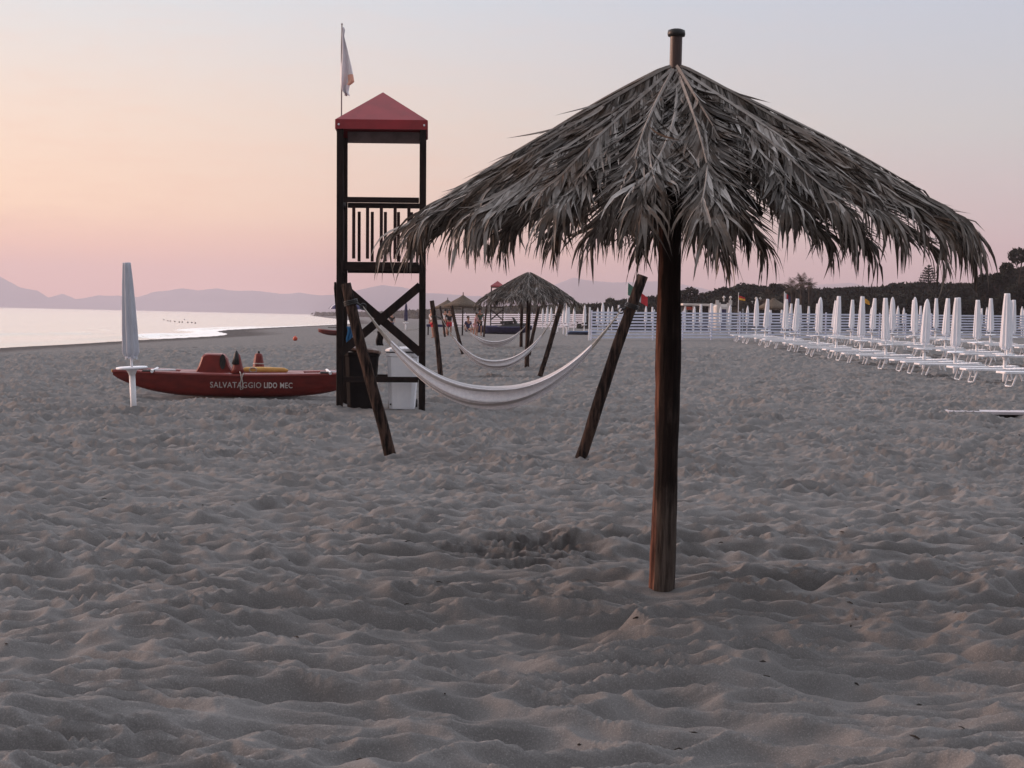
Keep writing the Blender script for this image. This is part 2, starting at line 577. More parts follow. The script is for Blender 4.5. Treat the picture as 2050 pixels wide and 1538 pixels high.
def sea_mat():
    m, nt, b = new_mat('sea water')
    geo = N(nt, 'ShaderNodeNewGeometry')
    mp = N(nt, 'ShaderNodeMapping', ins={0: geo.outputs[0], 3: (1, .45, 1)})
    n1 = N(nt, 'ShaderNodeTexNoise', ins={0: mp.outputs[0], 2: .35, 3: 6., 4: .6})
    n2 = N(nt, 'ShaderNodeTexNoise', ins={0: mp.outputs[0], 2: .05, 3: 4., 4: .55})
    h = math_(nt, 'ADD', math_(nt, 'MULTIPLY', n1.outputs[0], .16), math_(nt, 'MULTIPLY', n2.outputs[0], .55))
    bp = N(nt, 'ShaderNodeBump', ins={0: .45, 1: 1., 'Height': h})
    nt.links.new(bp.outputs[0], b.inputs['Normal'])
    at = N(nt, 'ShaderNodeAttribute', attribute_name='foam')
    fn = N(nt, 'ShaderNodeTexNoise', ins={0: geo.outputs[0], 2: 1.4, 3: 6., 4: .7})
    f = math_(nt, 'MULTIPLY', math_(nt, 'SUBTRACT', math_(nt, 'ADD', at.outputs['Fac'], fn.outputs[0]), .85), 3.5, clamp=True)
    c = mix(nt, f, (.62, .58, .53, 1), (.78, .74, .71, 1))
    nt.links.new(c, b.inputs['Base Color'])
    nt.links.new(math_(nt, 'ADD', .20, math_(nt, 'MULTIPLY', f, .5)), b.inputs['Roughness'])
    b.inputs['IOR'].default_value = 1.45
    b.inputs['Specular IOR Level'].default_value = 1.0
    b.inputs['Metallic'].default_value = .5  # metal and pale base colour put extra sky reflection into the water
    return m


M['sand'] = sand_mat()
M['sea'] = sea_mat()


# ------------------------------------------------------------------ setting: beach
def grid_faces(nr, nc):
    a = (np.arange(nr - 1)[:, None] * nc + np.arange(nc - 1)[None, :]).ravel()
    return np.stack([a, a + 1, a + nc + 1, a + nc], 1)


def relief(X, Y):
    # trodden near the parasol, finer wind ripples farther off
    k = sstep((Y - 10.5) / 7 + .8 * (fbm(X * .4, Y * .4, 300, 2) - .37))
    a = relief_(X * 1.24, Y * 1.24) / 1.24 * 1.48
    b = relief_(X * 1.60 + 50, Y * 1.60) / 1.60 * 1.9 - .010
    return a * (1 - k) + b * k + heaps(X, Y) - .022


def heaps(X, Y):
    h = 0 * X
    for fx, fy, fr, fh in FEET:
        h = h + fh * np.exp(-(((X - fx) ** 2 + (Y - fy) ** 2) / fr ** 2))
    return h


def relief_(X, Y):
    wx = X + .08 * (fbm(X * 2.6, Y * 2.6, 3, 2) - .37) * 2
    wy = Y + .08 * (fbm(X * 2.6 + 40, Y * 2.6, 9, 2) - .37) * 2
    h1 = pits(wx, wy, .245, 1, .22)
    h2 = pits(wx + 7, wy + 3, .125, 40, .35)
    big = fbm(X * .8, Y * .8, 60, 3) - .45
    cap = .30
    h1 = cap * (1 - np.exp(-np.maximum(h1, 0) / cap))
    r1 = ridged(wx / 1.05 + wy * .3, wy / .36, 201)
    r2 = ridged(wx / .92 - wy * .5 + 31, wy / .34 + 17, 202)
    r3 = ridged(wx / .30 + 5, wy / .17 + 3, 203, 1.4)
    amp = .65 + .8 * vnoise(X * .9 + 3, Y * .9, 71)
    top = np.maximum(r1, r2)
    h = amp * (.122 * top + .030 * np.minimum(r1, r2) + .010 * r3 + .12 * h1) + .07 * big
    # ridged drifts
    return h - .120


FEET = []
for px_, Y_, r_ in ((778, 18.6, .22), (1163, 18.6, .22), (268, 25.2, .25), (680, 27, .3), (846, 27, .3), (883, 43, .3), (1080, 43, .3), (1055, 51, .3)):
    q_ = G(px_, Y_)
    FEET.append((q_.x, q_.y, r_, .03))


def build_beach():
    rows = [-60, -30, -15, -8, -4, -1.5, .5, 2, 3, 4]
    d = 4.4
    while d < 75:
        rows.append(d); d *= 1.0030
    while d < 6400:
        rows.append(d); d *= 1.035
    rows.append(6480)
    Yr = np.array(rows)
    u = np.linspace(-1, 1, 1150)
    ext = np.array([.02, .05, .1, .18, .3, .5, .8, 1.2, 2, 3.2, 5, 8, 13, 22, 40])
    hw = .375 * np.maximum(Yr, 3.2)[:, None]
    core = u[None, :] * hw
    ex = ext[None, :] * (hw * .35 + 2.)
    lim = 6480
    X = np.concatenate([(-hw - ex)[:, ::-1], core, hw + ex], 1)
    X = np.clip(X, -lim, lim)
    Y = np.repeat(Yr[:, None], X.shape[1], 1)
    Z = macro(X, Y)
    near = (Yr < 90)
    fade = 1 - sstep((Yr - 60) / 25)
    rel = np.zeros_like(Z)
    rel[near] = relief(X[near], Y[near])
    # scuffed, dug-over damp patch and its little mound
    nn = .5 * (fbm(X[near] * 1.8, Y[near] * 1.8, 222, 3) - .45)
    mask = np.exp(-(((X[near] - .12 + nn) / .52) ** 2 + ((Y[near] - 10.95 + nn) / .60) ** 2) ** 1.5)
    mound = np.exp(-(((X[near] - .72) / .34) ** 2 + ((Y[near] - 11.9) / .5) ** 2))
    rough = np.abs(fbm(X[near] * 11, Y[near] * 11, 120, 4) - .47)
    rel[near] += -mask * rough * .15 + mask * .010 + mound * .075
    # another scuffed strip beside the boat and the tower
    m2 = np.exp(-(((X[near] + 3.6) / .9) ** 2 + ((Y[near] - 25.8) / .5) ** 2))
    rel[near] -= m2 * np.abs(fbm(X[near] * 3, Y[near] * 3, 140, 4) - .47) * .6
    bt = np.exp(-(((X[near] + 5.0) / 2.6) ** 4 + ((Y[near] - 30.1) / 1.3) ** 4))
    tw = np.exp(-(((X[near] + 2.15) / 1.0) ** 4 + ((Y[near] - 27.0) / 1.6) ** 4))
    rel[near] = rel[near] * (1 - bt * .8) * (1 - tw * .6)
    pole = np.exp(-(((X[near] - .9) / .28) ** 2 + ((Y[near] - 9.30) / .55) ** 2))
    rel[near] = rel[near] * (1 - pole * .85) - pole * .012
    sh = np.interp(Y, SHY, SHX)
    rel *= fade[:, None] * (.15 + .85 * sstep((X - sh - 4) / 10))
    Z = Z + rel
    V = np.stack([X, Y, Z], -1).reshape(-1, 3)
    o = np_mesh('beach_sand', V, grid_faces(*X.shape), M['sand'])
    at = o.data.attributes.new('damp', 'FLOAT', 'POINT')
    dm = np.zeros_like(Z)
    dm[near] = np.clip(mask * (.25 + rough * 9), 0, 1) + m2 * .5
    at.data.foreach_set('value', dm.ravel().astype(np.float32))
    tag(o, kind='structure')


build_beach()


def build_sea():
    xs = list(np.arange(-70, -22, .35)) + [-15, 0, 30, 100, 400]
    x = -71.; s = .6
    while x > -6480:
        xs.insert(0, x); s *= 1.12; x -= s
    xs.insert(0, -6480)
    xs += [1500, 6480]
    ys = [-200, -60, 0, 30] + list(np.arange(60, 235, .4))
    y = 236; s = .8
    while y < 6480:
        ys.append(y); s *= 1.07; y += s
    ys.append(6480)
    X, Y = np.meshgrid(np.array(xs), np.array(ys))
    sh = np.interp(Y, SHY, SHX)
    u = sh - X                                     # metres seaward
    ph = u + 1.6 * (fbm(X * .08, Y * .035, 5, 3) - .5) * 6
    env = sstep((u + 2) / 4) * (1 - sstep((u - 16) / 26))
    crest = np.maximum(np.sin(ph * .62), 0) ** 3
    Z = SEA + env * crest * .20 * (.3 + 1.1 * vnoise(X * .1, Y * .05, 31)) * sstep((Y - 60) / 30) * (1 - sstep((Y - 200) / 35))
    V = np.stack([X, Y, Z], -1).reshape(-1, 3)
    o = np_mesh('sea_water', V, grid_faces(*X.shape), M['sea'])
    f = (.30 * crest * env + .55 * np.exp(-((u - .6) / 1.6) ** 2) + .30 * np.exp(-((u - 4) / 4.) ** 2)) * sstep((Y - 118) / 20) * (1 - sstep((Y - 230) / 60) * .5)
    at = o.data.attributes.new('foam', 'FLOAT', 'POINT')
    at.data.foreach_set('value', f.ravel().astype(np.float32))
    tag(o, kind='structure')


build_sea()


# ------------------------------------------------------------------ setting: far hills across the gulf
def ridge(name, pts, Y, depth, seed, base_py=None):
    px = np.linspace(pts[0][0], pts[-1][0], 420)
    py = np.interp(px, [p[0] for p in pts], [p[1] for p in pts])
    n = (fbm(px / 26., px * 0, seed, 5) - .48) * 5.0
    py = py + n * .8
    top = [P(a, b, Y) for a, b in zip(px, py)]
    X = np.array([t.x for t in top])
    H = np.maximum(np.array([t.z for t in top]), .5)
    rows = []
    for k in range(-14, 9):
        t = k / (14 if k < 0 else 8)
        yy = Y + t * (depth if k < 0 else depth * .6)
        fall = (1 - abs(t)) ** 1.15
        spur = (fbm(X / 210. + seed, np.full_like(X, yy / 260.), seed + 7, 4) - .46) * H * 1.1 * (1 - abs(t)) * abs(t) * 2
        z = np.where(abs(t) >= 1, -6, H * fall + spur)
        rows.append(np.stack([X * (1 + t * depth / Y * .15), np.full_like(X, yy), np.minimum(z, H)], -1))
    V = np.concatenate(rows)
    o = np_mesh(name, V, grid_faces(23, 420), M['hill'])
    tag(o, kind='structure')


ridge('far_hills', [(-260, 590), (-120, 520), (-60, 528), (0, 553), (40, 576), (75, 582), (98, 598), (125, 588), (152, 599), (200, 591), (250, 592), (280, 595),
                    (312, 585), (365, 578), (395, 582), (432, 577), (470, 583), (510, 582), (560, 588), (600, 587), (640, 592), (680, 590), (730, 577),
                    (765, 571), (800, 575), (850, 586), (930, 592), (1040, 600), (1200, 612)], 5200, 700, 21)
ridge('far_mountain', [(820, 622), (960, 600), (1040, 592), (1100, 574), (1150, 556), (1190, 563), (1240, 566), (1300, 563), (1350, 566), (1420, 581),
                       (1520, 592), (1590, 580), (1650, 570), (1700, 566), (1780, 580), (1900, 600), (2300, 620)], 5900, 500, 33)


# low wooded coast that closes the bay
def leaf_quads(C, size, rg, flat=.0):
    """one small randomly turned quad at each centre"""
    n = len(C)
    a = rg.normal(size=(n, 3)); a /= np.linalg.norm(a, axis=1)[:, None]
    b = rg.normal(size=(n, 3)); b -= (a * b).sum(1)[:, None] * a; b /= np.linalg.norm(b, axis=1)[:, None]
    s = size * rg.uniform(.6, 1.3, n)[:, None] if np.isscalar(size) else size[:, None]
    V = np.stack([C - a * s, C - b * s * .45, C + a * s, C + b * s * .45], 1).reshape(-1, 3)
    Q = np.arange(n * 4).reshape(-1, 4)
    return V, Q


def blob_points(rg, n, rad, lobes, spread):
    """points inside a lumpy crown made of lobes"""
    L = rg.normal(size=(lobes, 3)) * np.array(spread)
    Rr = rg.uniform(.35, .75, lobes) * rad
    k = rg.integers(0, lobes, n)
    v = rg.normal(size=(n, 3)); v /= np.linalg.norm(v, axis=1)[:, None]
    rr = rg.uniform(.45, 1.05, n) ** .7
    return L[k] + v * (Rr[k] * rr)[:, None] * np.array([1, 1, .8])


def build_wood():
    rg = np.random.default_rng(5)
    pts = [(1195, 612), (1215, 609), (1245, 603), (1290, 596), (1330, 600), (1375, 599), (1420, 588), (1460, 577), (1500, 573), (1560, 576), (1600, 581), (1660, 579),
           (1720, 577), (1765, 576), (1795, 569), (1860, 568), (1935, 569), (1950, 572), (1975, 558), (2010, 545), (2060, 536), (2140, 530), (2300, 520)]
    V = []; Q = []; n0 = 0
    for layer in range(3):
        Y0 = 215 - layer * 22
        for px in np.arange(1186 - layer * 0, 2300, 5.5):
            py = np.interp(px, [p[0] for p in pts], [p[1] for p in pts]) + layer * 15 + rg.normal() * (1.8 if px < 1620 else .7)
            if py > 632: continue
            c = P(px, py, Y0 + rg.uniform(-6, 6))
            g = gz(c.x, c.y)
            r = rg.uniform(1.0, 1.9) * (.75 if px < 1350 else 1)
            nl = 330 if layer == 0 else 230
            v = rg.normal(size=(nl, 3)); v /= np.linalg.norm(v, axis=1)[:, None]
            pp = np.array([c.x, c.y, c.z - r * .8]) + v * r * np.array([1.1, 1.1, .85]) * (rg.uniform(.55, 1.05, nl) ** .6)[:, None]
            # foliage reaches down behind the fence
            nd = 90
            low = np.stack([c.x + rg.normal(size=nd) * r, c.y + rg.normal(size=nd) * r, rg.uniform(g, max(c.z - r, g + .5), nd)], 1)
            C = np.concatenate([pp, low])
            a, b = leaf_quads(C, .34, rg)
            V.append(a); Q.append(b + n0); n0 += len(a)
    o = np_mesh('pine_wood', np.concatenate(V), np.concatenate(Q), M['leaf_dark'], smooth=False)
    tag(o, 'dark wood of pines rising beyond the fence and its umbrellas', 'wood', kind='stuff')


build_wood()


def build_coast():
    rg = np.random.default_rng(8)
    V = []; Q = []; n0 = 0
    pts = [(645, 628.5), (700, 628), (760, 627), (800, 624), (850, 622), (890, 619), (960, 617), (1050, 614), (1120, 612), (1205, 610)]
    for px in np.arange(645, 1200, 2.2):
        py = np.interp(px, [p[0] for p in pts], [p[1] for p in pts]) + rg.normal() * 1.0
        Y0 = np.interp(px, [645, 900, 1200], [1400, 700, 260])
        c = P(px, py, Y0)
        g = gz(c.x, c.y)
        nl = 60
        h = max(c.z - g, .6)
        k = Y0 / 900.
        C = np.stack([c.x + rg.normal(size=nl) * 2.2 * k, c.y + rg.normal(size=nl) * 5, g + h * rg.uniform(0, 1, nl) ** .7], 1)
        a, b = leaf_quads(C, 1.0 * k + .25, rg)
        V.append(a); Q.append(b + n0); n0 += len(a)
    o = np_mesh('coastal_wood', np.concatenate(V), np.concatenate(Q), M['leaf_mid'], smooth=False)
    tag(o, 'low hazy strip of coastal woodland along the far end of the beach', 'wood', kind='stuff')


build_coast()


# ------------------------------------------------------------------ distinct trees
def tree(name, px, py_top, Y, rad, lobes, spread, leaf, mat, label, cat='tree', n=2600, seed=1, trunk=.16, group=None, base=None):
    rg = np.random.default_rng(seed)
    top = P(px, py_top, Y)
    g = Vector((top.x, top.y, gz(top.x, top.y)))
    root = empty(name, g)
    tag(root, label, cat, group)
    C = blob_points(rg, n, rad, lobes, spread)
    zt = C[:, 2].max()
    C[:, 2] += (top.z - g.z) - zt
    V, Q = leaf_quads(C, leaf, rg)
    np_mesh('crown', V, Q, M[mat], root, smooth=False)
    H = top.z - g.z
    m = MB().tube([(0, 0, -.3), (.15, 0, H * .3), (-.1, .1, H * .6), (.05, 0, H * .9)], [trunk, trunk * .8, trunk * .6, trunk * .3], 7, wob=.2)
    for k in range(5):
        a = rg.uniform(0, 6.28)
        z = H * rg.uniform(.35, .7)
        m.tube([(0, 0, z), (math.cos(a) * rad * .5, math.sin(a) * rad * .5, z + rad * .4), (math.cos(a) * rad * .9, math.sin(a) * rad * .9, z + rad * .9)],
               [trunk * .45, trunk * .3, trunk * .12], 5)
    m.build('trunk', M['bark'], root)
    return root


tree('pine_tree', 2046, 497, 150, 1.5, 9, (1.0, .9, 1.6), .22, 'leaf_dark', 'tallest dark tree, at the right edge above the rest of the wood', n=4200, seed=3)
tree('pine_tree', 2004, 527, 158, 1.2, 8, (1.0, .9, 1.2), .22, 'leaf_dark', 'ragged dark tree with upright tips just left of the tallest tree', n=3000, seed=9)
tree('pine_tree', 1977, 547, 160, 1.4, 8, (1.4, .9, .9), .22, 'leaf_dark', 'rounded dark tree where the wood steps up towards the right edge', n=3000, seed=12)
tree('pine_tree', 1505, 568, 200, 1.4, 7, (1.6, .9, .7), .25, 'leaf_dark', 'dark round-topped tree rising highest above the white beach bar', n=2600, seed=13)
tree('pine_tree', 1430, 577, 200, 1.3, 7, (1.4, .9, .6), .25, 'leaf_dark', 'dark bushy tree on the left shoulder of the wood above the bar', n=2400, seed=14)
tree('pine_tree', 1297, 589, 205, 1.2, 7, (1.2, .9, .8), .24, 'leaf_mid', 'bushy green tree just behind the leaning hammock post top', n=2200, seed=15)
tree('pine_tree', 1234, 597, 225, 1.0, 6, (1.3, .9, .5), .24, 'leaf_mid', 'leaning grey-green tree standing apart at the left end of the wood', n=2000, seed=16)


def monkey_puzzle():
    top = P(1860, 533, 205)
    g = Vector((top.x, top.y, gz(top.x, top.y)))
    H = top.z - g.z
    root = empty('araucaria_tree', g)
    tag(root, 'lone conical tree with tiered open branches above the flat-topped wood', 'tree')
    MB().tube([(0, 0, -.3), (0, 0, H)], [.2, .04], 7).build('trunk', M['bark'], root)
    rg = np.random.default_rng(4)
    C = []
    for i in range(9):
        t = i / 8
        z = H - .15 - t * 2.4
        rr = .15 + 1.15 * t ** .7
        nb = 5 + int(6 * t)
        for k in range(nb):
            a = 2 * math.pi * (k + .5 * i) / nb + rg.uniform(-.2, .2)
            for s in np.linspace(.1, 1, 16):
                C.append((math.cos(a) * rr * s, math.sin(a) * rr * s, z + .12 * s + rg.normal() * .03))
            for q in range(16):
                C.append((math.cos(a) * rr + rg.normal() * .11, math.sin(a) * rr + rg.normal() * .11, z + .16 + rg.normal() * .07))
    V, Q = leaf_quads(np.array(C), .10, rg)
    np_mesh('crown', V, Q, M['leaf_dark'], root, smooth=False)


monkey_puzzle()


def palm(px, py, Y, L, label, seed, name='palm_tree', nf=26):
    rg = np.random.default_rng(seed)
    top = P(px, py, Y)
    g = Vector((top.x, top.y, gz(top.x, top.y)))
    H = top.z - g.z - L * .35
    root = empty(name, g)
    tag(root, label, 'palm tree')
    MB().tube([(0, 0, -.3), (.1, 0, H * .5), (0, 0, H)], [.26, .2, .22], 9, wob=.25).build('trunk', M['bark'], root)
    V = []; Q = []; n0 = 0
    for k in range(nf):
        a = rg.uniform(0, 6.283)
        el = rg.uniform(-.2, 1.45)
        d = np.array([math.cos(a) * math.cos(el), math.sin(a) * math.cos(el), math.sin(el)])
        p = np.array([0, 0, H])
        side = np.array([-math.sin(a), math.cos(a), 0])
        for s in range(12):
            q = p + d * L / 12
            d = d + np.array([0, 0, -.12]); d /= np.linalg.norm(d)
            for sg in (-1, 1):
                w_ = L * .28 * math.sin(math.pi * min((s + 1.5) / 13, 1))
                tip = p + side * sg * w_ + d * w_ * .5 - np.array([0, 0, w_ * .35])
                V += [p, p + (q - p) * .55, tip + (q - p) * .1, tip]
                Q.append([n0, n0 + 1, n0 + 2, n0 + 3]); n0 += 4
            p = q
    np_mesh('crown', V, Q, M['palm_dry'], root, smooth=False)


palm(1606, 560, 165, 1.5, 'tall palm with upright fronds above the wood, right of the striped flag', 1)
palm(1588, 569, 160, 1.6, 'broad dry palm close behind the striped flag', 2)
palm(1622, 566, 172, 1.1, 'small palm at the right of the palm clump', 3)
palm(1538, 590, 150, 1.3, 'low bushy palm between the two national flags', 4)
palm(1480, 611, 140, 1.0, 'dark squat palm right beside the crenellated white wall', 5)


# ------------------------------------------------------------------ palm-leaf parasols
def surf(r, ph, tilt):
    """height of the thatch frame at radius r and direction ph"""
    drop = np.interp(r, [0, .06, .5, 1.0, 1.5, 1.75, 2.4], [0, .0, .235, .50, .79, .955, 1.45])
    return 2.985 - drop * (1 - tilt * np.cos(ph))


def frond_mesh(az0, r0, r1, off, rg, tilt, dens=1.0, L0=.50):
    """one palm leaf laid on the cone: rachis and two rows of leaflets.  returns V, Q, tone"""
    ns = int(56 * dens)
    s = np.linspace(0, 1, 13)
    bend = rg.uniform(-.16, .16)
    rr = r0 + (r1 - r0) * s
    ph = az0 + bend * s ** 1.5
    zz = surf(rr, ph, tilt) + off + .020 + .015 * np.sin(s * 3)
    rach = np.stack([rr * np.cos(ph), rr * np.sin(ph), zz], 1)
    V = []; Q = []; T = []
    n0 = 0
    # rachis: a slim triangular rod
    d = np.gradient(rach, axis=0); d /= np.linalg.norm(d, axis=1)[:, None]
    up = np.array([0, 0, 1.]); sd = np.cross(d, up); sd /= np.linalg.norm(sd, axis=1)[:, None]
    nn = np.cross(sd, d)
    wd = (.0125 * (1 - .70 * s))[:, None]
    ring = np.stack([rach - sd * wd, rach + nn * wd * 1.2, rach + sd * wd, rach - nn * wd * .6], 1)
    V.append(ring.reshape(-1, 3))
    for i in range(len(s) - 1):
        for k in range(4):
            a = i * 4 + k; b = i * 4 + (k + 1) % 4
            Q.append([a, b, b + 4, a + 4])
    Q.append([48, 49, 50, 51])
    T.append(np.full(len(s) * 4, .66))
    n0 = len(s) * 4
    # leaflets
    st = np.linspace(.05, 1, ns)
    st = np.concatenate([st, st])
    sg = np.concatenate([np.full(ns, -1.), np.full(ns, 1.)])
    n = len(st)
    st = np.clip(st + rg.normal(size=n) * .006, .03, 1)
    p = np.stack([np.interp(st, s, rach[:, k]) for k in range(3)], 1)
    tan = np.stack([np.interp(st, s, d[:, k]) for k in range(3)], 1)
    lat = np.stack([np.interp(st, s, sd[:, k]) for k in range(3)], 1) * sg[:, None]
    th = np.radians(np.interp(st, [0, .4, 1], [31, 26, 13]) + rg.normal(size=n) * 5)
    dr = tan * np.cos(th)[:, None] + lat * np.sin(th)[:, None]
    L = L0 * np.interp(st, [0, .15, .5, .85, 1], [.55, .85, 1.0, .8, .62]) * rg.uniform(.72, 1.12, n)
    wid = rg.uniform(.0075, .0155, n)
    K = 6
    tw = rg.uniform(-.9, .9, n)
    lift = rg.uniform(0, .025, n) + off
    stray = rg.random(n) < .008
    tone = np.clip(rg.normal(.50, .23, n) + np.where(rg.random(n) < .07, .3, 0), 0, 1)
    curl = rg.normal(size=(n, 3)) * .35
    pts = []
    q = p.copy()
    Rs = r1 * .97 if r1 > 1.3 else 1.45
    for k in range(K + 1):
        pts.append(q.copy())
        rad = np.hypot(q[:, 0], q[:, 1])
        over = np.clip((rad - Rs) / .12, 0, 1) + np.clip(k / K - .35, 0, 1) * .10
        dr = dr + np.outer(over, [0, 0, -1]) * (.55 + .1 * k) + curl * (.10 + .25 * (over > .2)[:, None])
        dr /= np.linalg.norm(dr, axis=1)[:, None]
        q = q + dr * (L / K)[:, None]
        rad = np.hypot(q[:, 0], q[:, 1])
        zs = surf(rad, np.arctan2(q[:, 1], q[:, 0]), tilt) + lift * (.4 + .6 * k / K)
        ins = (rad < Rs) & ~stray
        q[ins, 2] = np.maximum(q[ins, 2], zs[ins]) * .5 + zs[ins] * .5
    pts = np.stack(pts, 1)                              # n, K+1, 3
    dd = np.gradient(pts, axis=1); dd /= np.linalg.norm(dd, axis=2)[..., None]
    sdv = np.cross(dd, np.array([0, 0, 1.])); ln = np.linalg.norm(sdv, axis=2)[..., None]
    rnd = rg.normal(size=(n, 1, 3))
    sdv = np.where(ln < .25, np.cross(dd, rnd), sdv); sdv /= np.maximum(np.linalg.norm(sdv, axis=2)[..., None], 1e-6)
    nv = np.cross(sdv, dd)
    wv = sdv * np.cos(tw)[:, None, None] + nv * np.sin(tw)[:, None, None]
    prof = np.array([.55, 1, 1, .88, .66, .38, .04])
    wv = wv * (wid[:, None] * prof[None, :])[..., None]
    mid = nv * (wid[:, None] * prof[None, :] * .35)[..., None]
    st3 = np.stack([pts - wv, pts - mid, pts + wv], 2)      # n, K+1, 3, 3   folded V leaflet
    V.append(st3.reshape(-1, 3))
    base = n0 + np.arange(n)[:, None, None] * (K + 1) * 3
    ii = np.arange(K)[None, :, None] * 3
    jj = np.arange(2)[None, None, :]
    a = (base + ii + jj).ravel()
    q2 = np.stack([a, a + 1, a + 4, a + 3], 1)
    T.append(np.repeat(np.clip(tone[:, None] - .10 * (np.arange(K + 1) / K)[None, :], 0, 1), 3, 1).ravel())
    return np.concatenate(V), np.concatenate([np.array(Q), q2]), np.concatenate(T)


def parasol(loc, label, seed, rz=0., scale=1., cap=True, tilt=.10, dens=1.0, pole_mat='main_pole', nlow=28):
    rg = np.random.default_rng(seed)
    root = empty('palm_parasol', loc, rz, scale)
    tag(root, label, 'thatched parasol')
    rn = random.Random(seed)
    pp = []; rad = []
    for i in range(34):
        z = -.3 + i * .1
        pp.append((.006 * math.sin(z * 2.1), .006 * math.cos(z * 1.7), z))
        rad.append(.075 + .0035 * math.sin(z * 5 + 1) + rn.uniform(-.0015, .0015) - .002 * z)
        if z > 2.72: break
    MB().tube(pp, rad, 22, wob=.045, seed=3).build('pole', M[pole_mat], root, smooth=True)
    if cap:
        c = MB().lathe([(.036, 2.8), (.036, 3.27)], 20).build('mast_tube', M['pole_metal'], root, smooth=False)
        MB().lathe([(.030, 3.262), (.050, 3.266), (.053, 3.280), (.050, 3.300), (.030, 3.308), (.004, 3.309)], 24).build('mast_cap', M['black'], c, smooth=True)
    # frame: radial battens and a hoop under the leaves
    for k in range(8):
        a = k * math.pi / 4 + .2
        r1 = 1.25
        MB().tube([(.05 * math.cos(a), .05 * math.sin(a), 3.0), (r1 * .5 * math.cos(a), r1 * .5 * math.sin(a), surf(.71, a, tilt) - .07),
                   (r1 * math.cos(a), r1 * math.sin(a), surf(r1, a, tilt) - .06)], [.022, .02, .016], 6).build('batten', M['dark_wood'], root)
        MB().tube([(0.06 * math.cos(a), .06 * math.sin(a), 2.15), (.62 * math.cos(a), .62 * math.sin(a), surf(.62, a, tilt) - .08)], .018, 6).build('brace', M['dark_wood'], root)
    hoop = [(.98 * math.cos(t), .98 * math.sin(t), surf(.98, t, tilt) - .06) for t in np.linspace(0, 2 * math.pi, 33)]
    MB().tube(hoop, .014, 6).build('hoop', M['dark_wood'], root)
    jobs = []
    for k in range(nlow):                                # lowest layer reaches the rim
        jobs.append((2 * math.pi * (k + rg.uniform(-.25, .25)) / nlow, rg.uniform(.25, .5), rg.uniform(1.50, 1.66), .0, .52))
    for k in range(int(nlow * .9)):                      # second layer, rim again
        jobs.append((2 * math.pi * (k + .5 + rg.uniform(-.25, .25)) / (nlow * .9), rg.uniform(.1, .3), rg.uniform(1.38, 1.62), .03, .52))
    for k in range(int(nlow * .65)):                     # top layer from the mast
        jobs.append((2 * math.pi * (k + rg.uniform(-.25, .25)) / (nlow * .65), rg.uniform(.04, .07), rg.uniform(1.0, 1.50), .055, .50))
    for k in range(8):
        jobs.append((2 * math.pi * (k + rg.uniform(-.3, .3)) / 8, .045, rg.uniform(.7, 1.0), .075, .42))
    for az0, r0, r1, off, L0 in jobs[:100]:
        r1 = r1 * 1.045 * (1 + .045 * math.cos(az0))
        V, Q, T = frond_mesh(az0, r0, r1, off, rg, tilt, dens, L0)
        o = np_mesh('frond', V, Q, M['thatch'], root, smooth=False)
        at = o.data.attributes.new('tone', 'FLOAT', 'POINT')
        at.data.foreach_set('value', (T - (.13 if dens < 1 else 0)).astype(np.float32))
    return root


p0 = G(1325, 9.5)
MAIN = Vector((p0.x, p0.y, gz(p0.x, p0.y) + .0))
parasol(MAIN, 'large grey palm-leaf parasol on a dark log pole in the foreground', 11, tilt=.07)
far_par = parasol(G(1055, 51.0), 'middle palm-leaf parasol between the hanging hammocks', 12, rz=2.2, scale=.985, cap=False, tilt=0., dens=.6, pole_mat='post', nlow=26)
c = copy_tree(far_par)
c.location = G(1043, 74.0)
c.rotation_euler.z = 4.0
c['label'] = 'palm-leaf parasol mostly hidden directly behind the middle one'


def straw_parasol(px, Y, label, sc=1.):
    root = empty('straw_parasol', G(px, Y), 0, sc)
    tag(root, label, 'thatched parasol')
    MB().tube([(0, 0, -.2), (0, 0, 3.05)], [.06, .03], 8).build('pole', M['dark_wood'], root)
    rg = random.Random(int(px))
    n = 48
    m = MB().lathe([(1.30, 2.02), (1.34, 2.0), (1.36, 2.08), (1.0, 2.26), (.6, 2.50), (.25, 2.70), (.06, 2.84), (.03, 2.86)], n, fn=lambda t, u: 1 + .03 * math.sin(t * 17) * (1 - u))
    m.build('thatch_roof', M['straw'], root, smooth=True)
    f = MB()
    for k in range(150):
        a = rg.uniform(0, 6.283)
        r0 = 1.30
        p = Vector((r0 * math.cos(a), r0 * math.sin(a), 2.07))
        q = Vector((r0 * 1.06 * math.cos(a), r0 * 1.06 * math.sin(a), 1.97 - rg.uniform(0, .07)))
        t = Vector((-math.sin(a), math.cos(a), 0)) * .03
        f.add([p - t, p + t, q + t * .3, q - t * .3], [(0, 1, 2, 3)])
    f.build('fringe', M['straw'], root)


straw_parasol(925.5, 104, 'small neat conical straw parasol beyond the hammocks, by the bathers', .92)
straw_parasol(895, 150, 'smaller straw parasol half hidden behind the left end of the neat conical one')
straw_parasol(1547, 122, 'low tan straw parasol roof behind the fence below the low bushy palm')


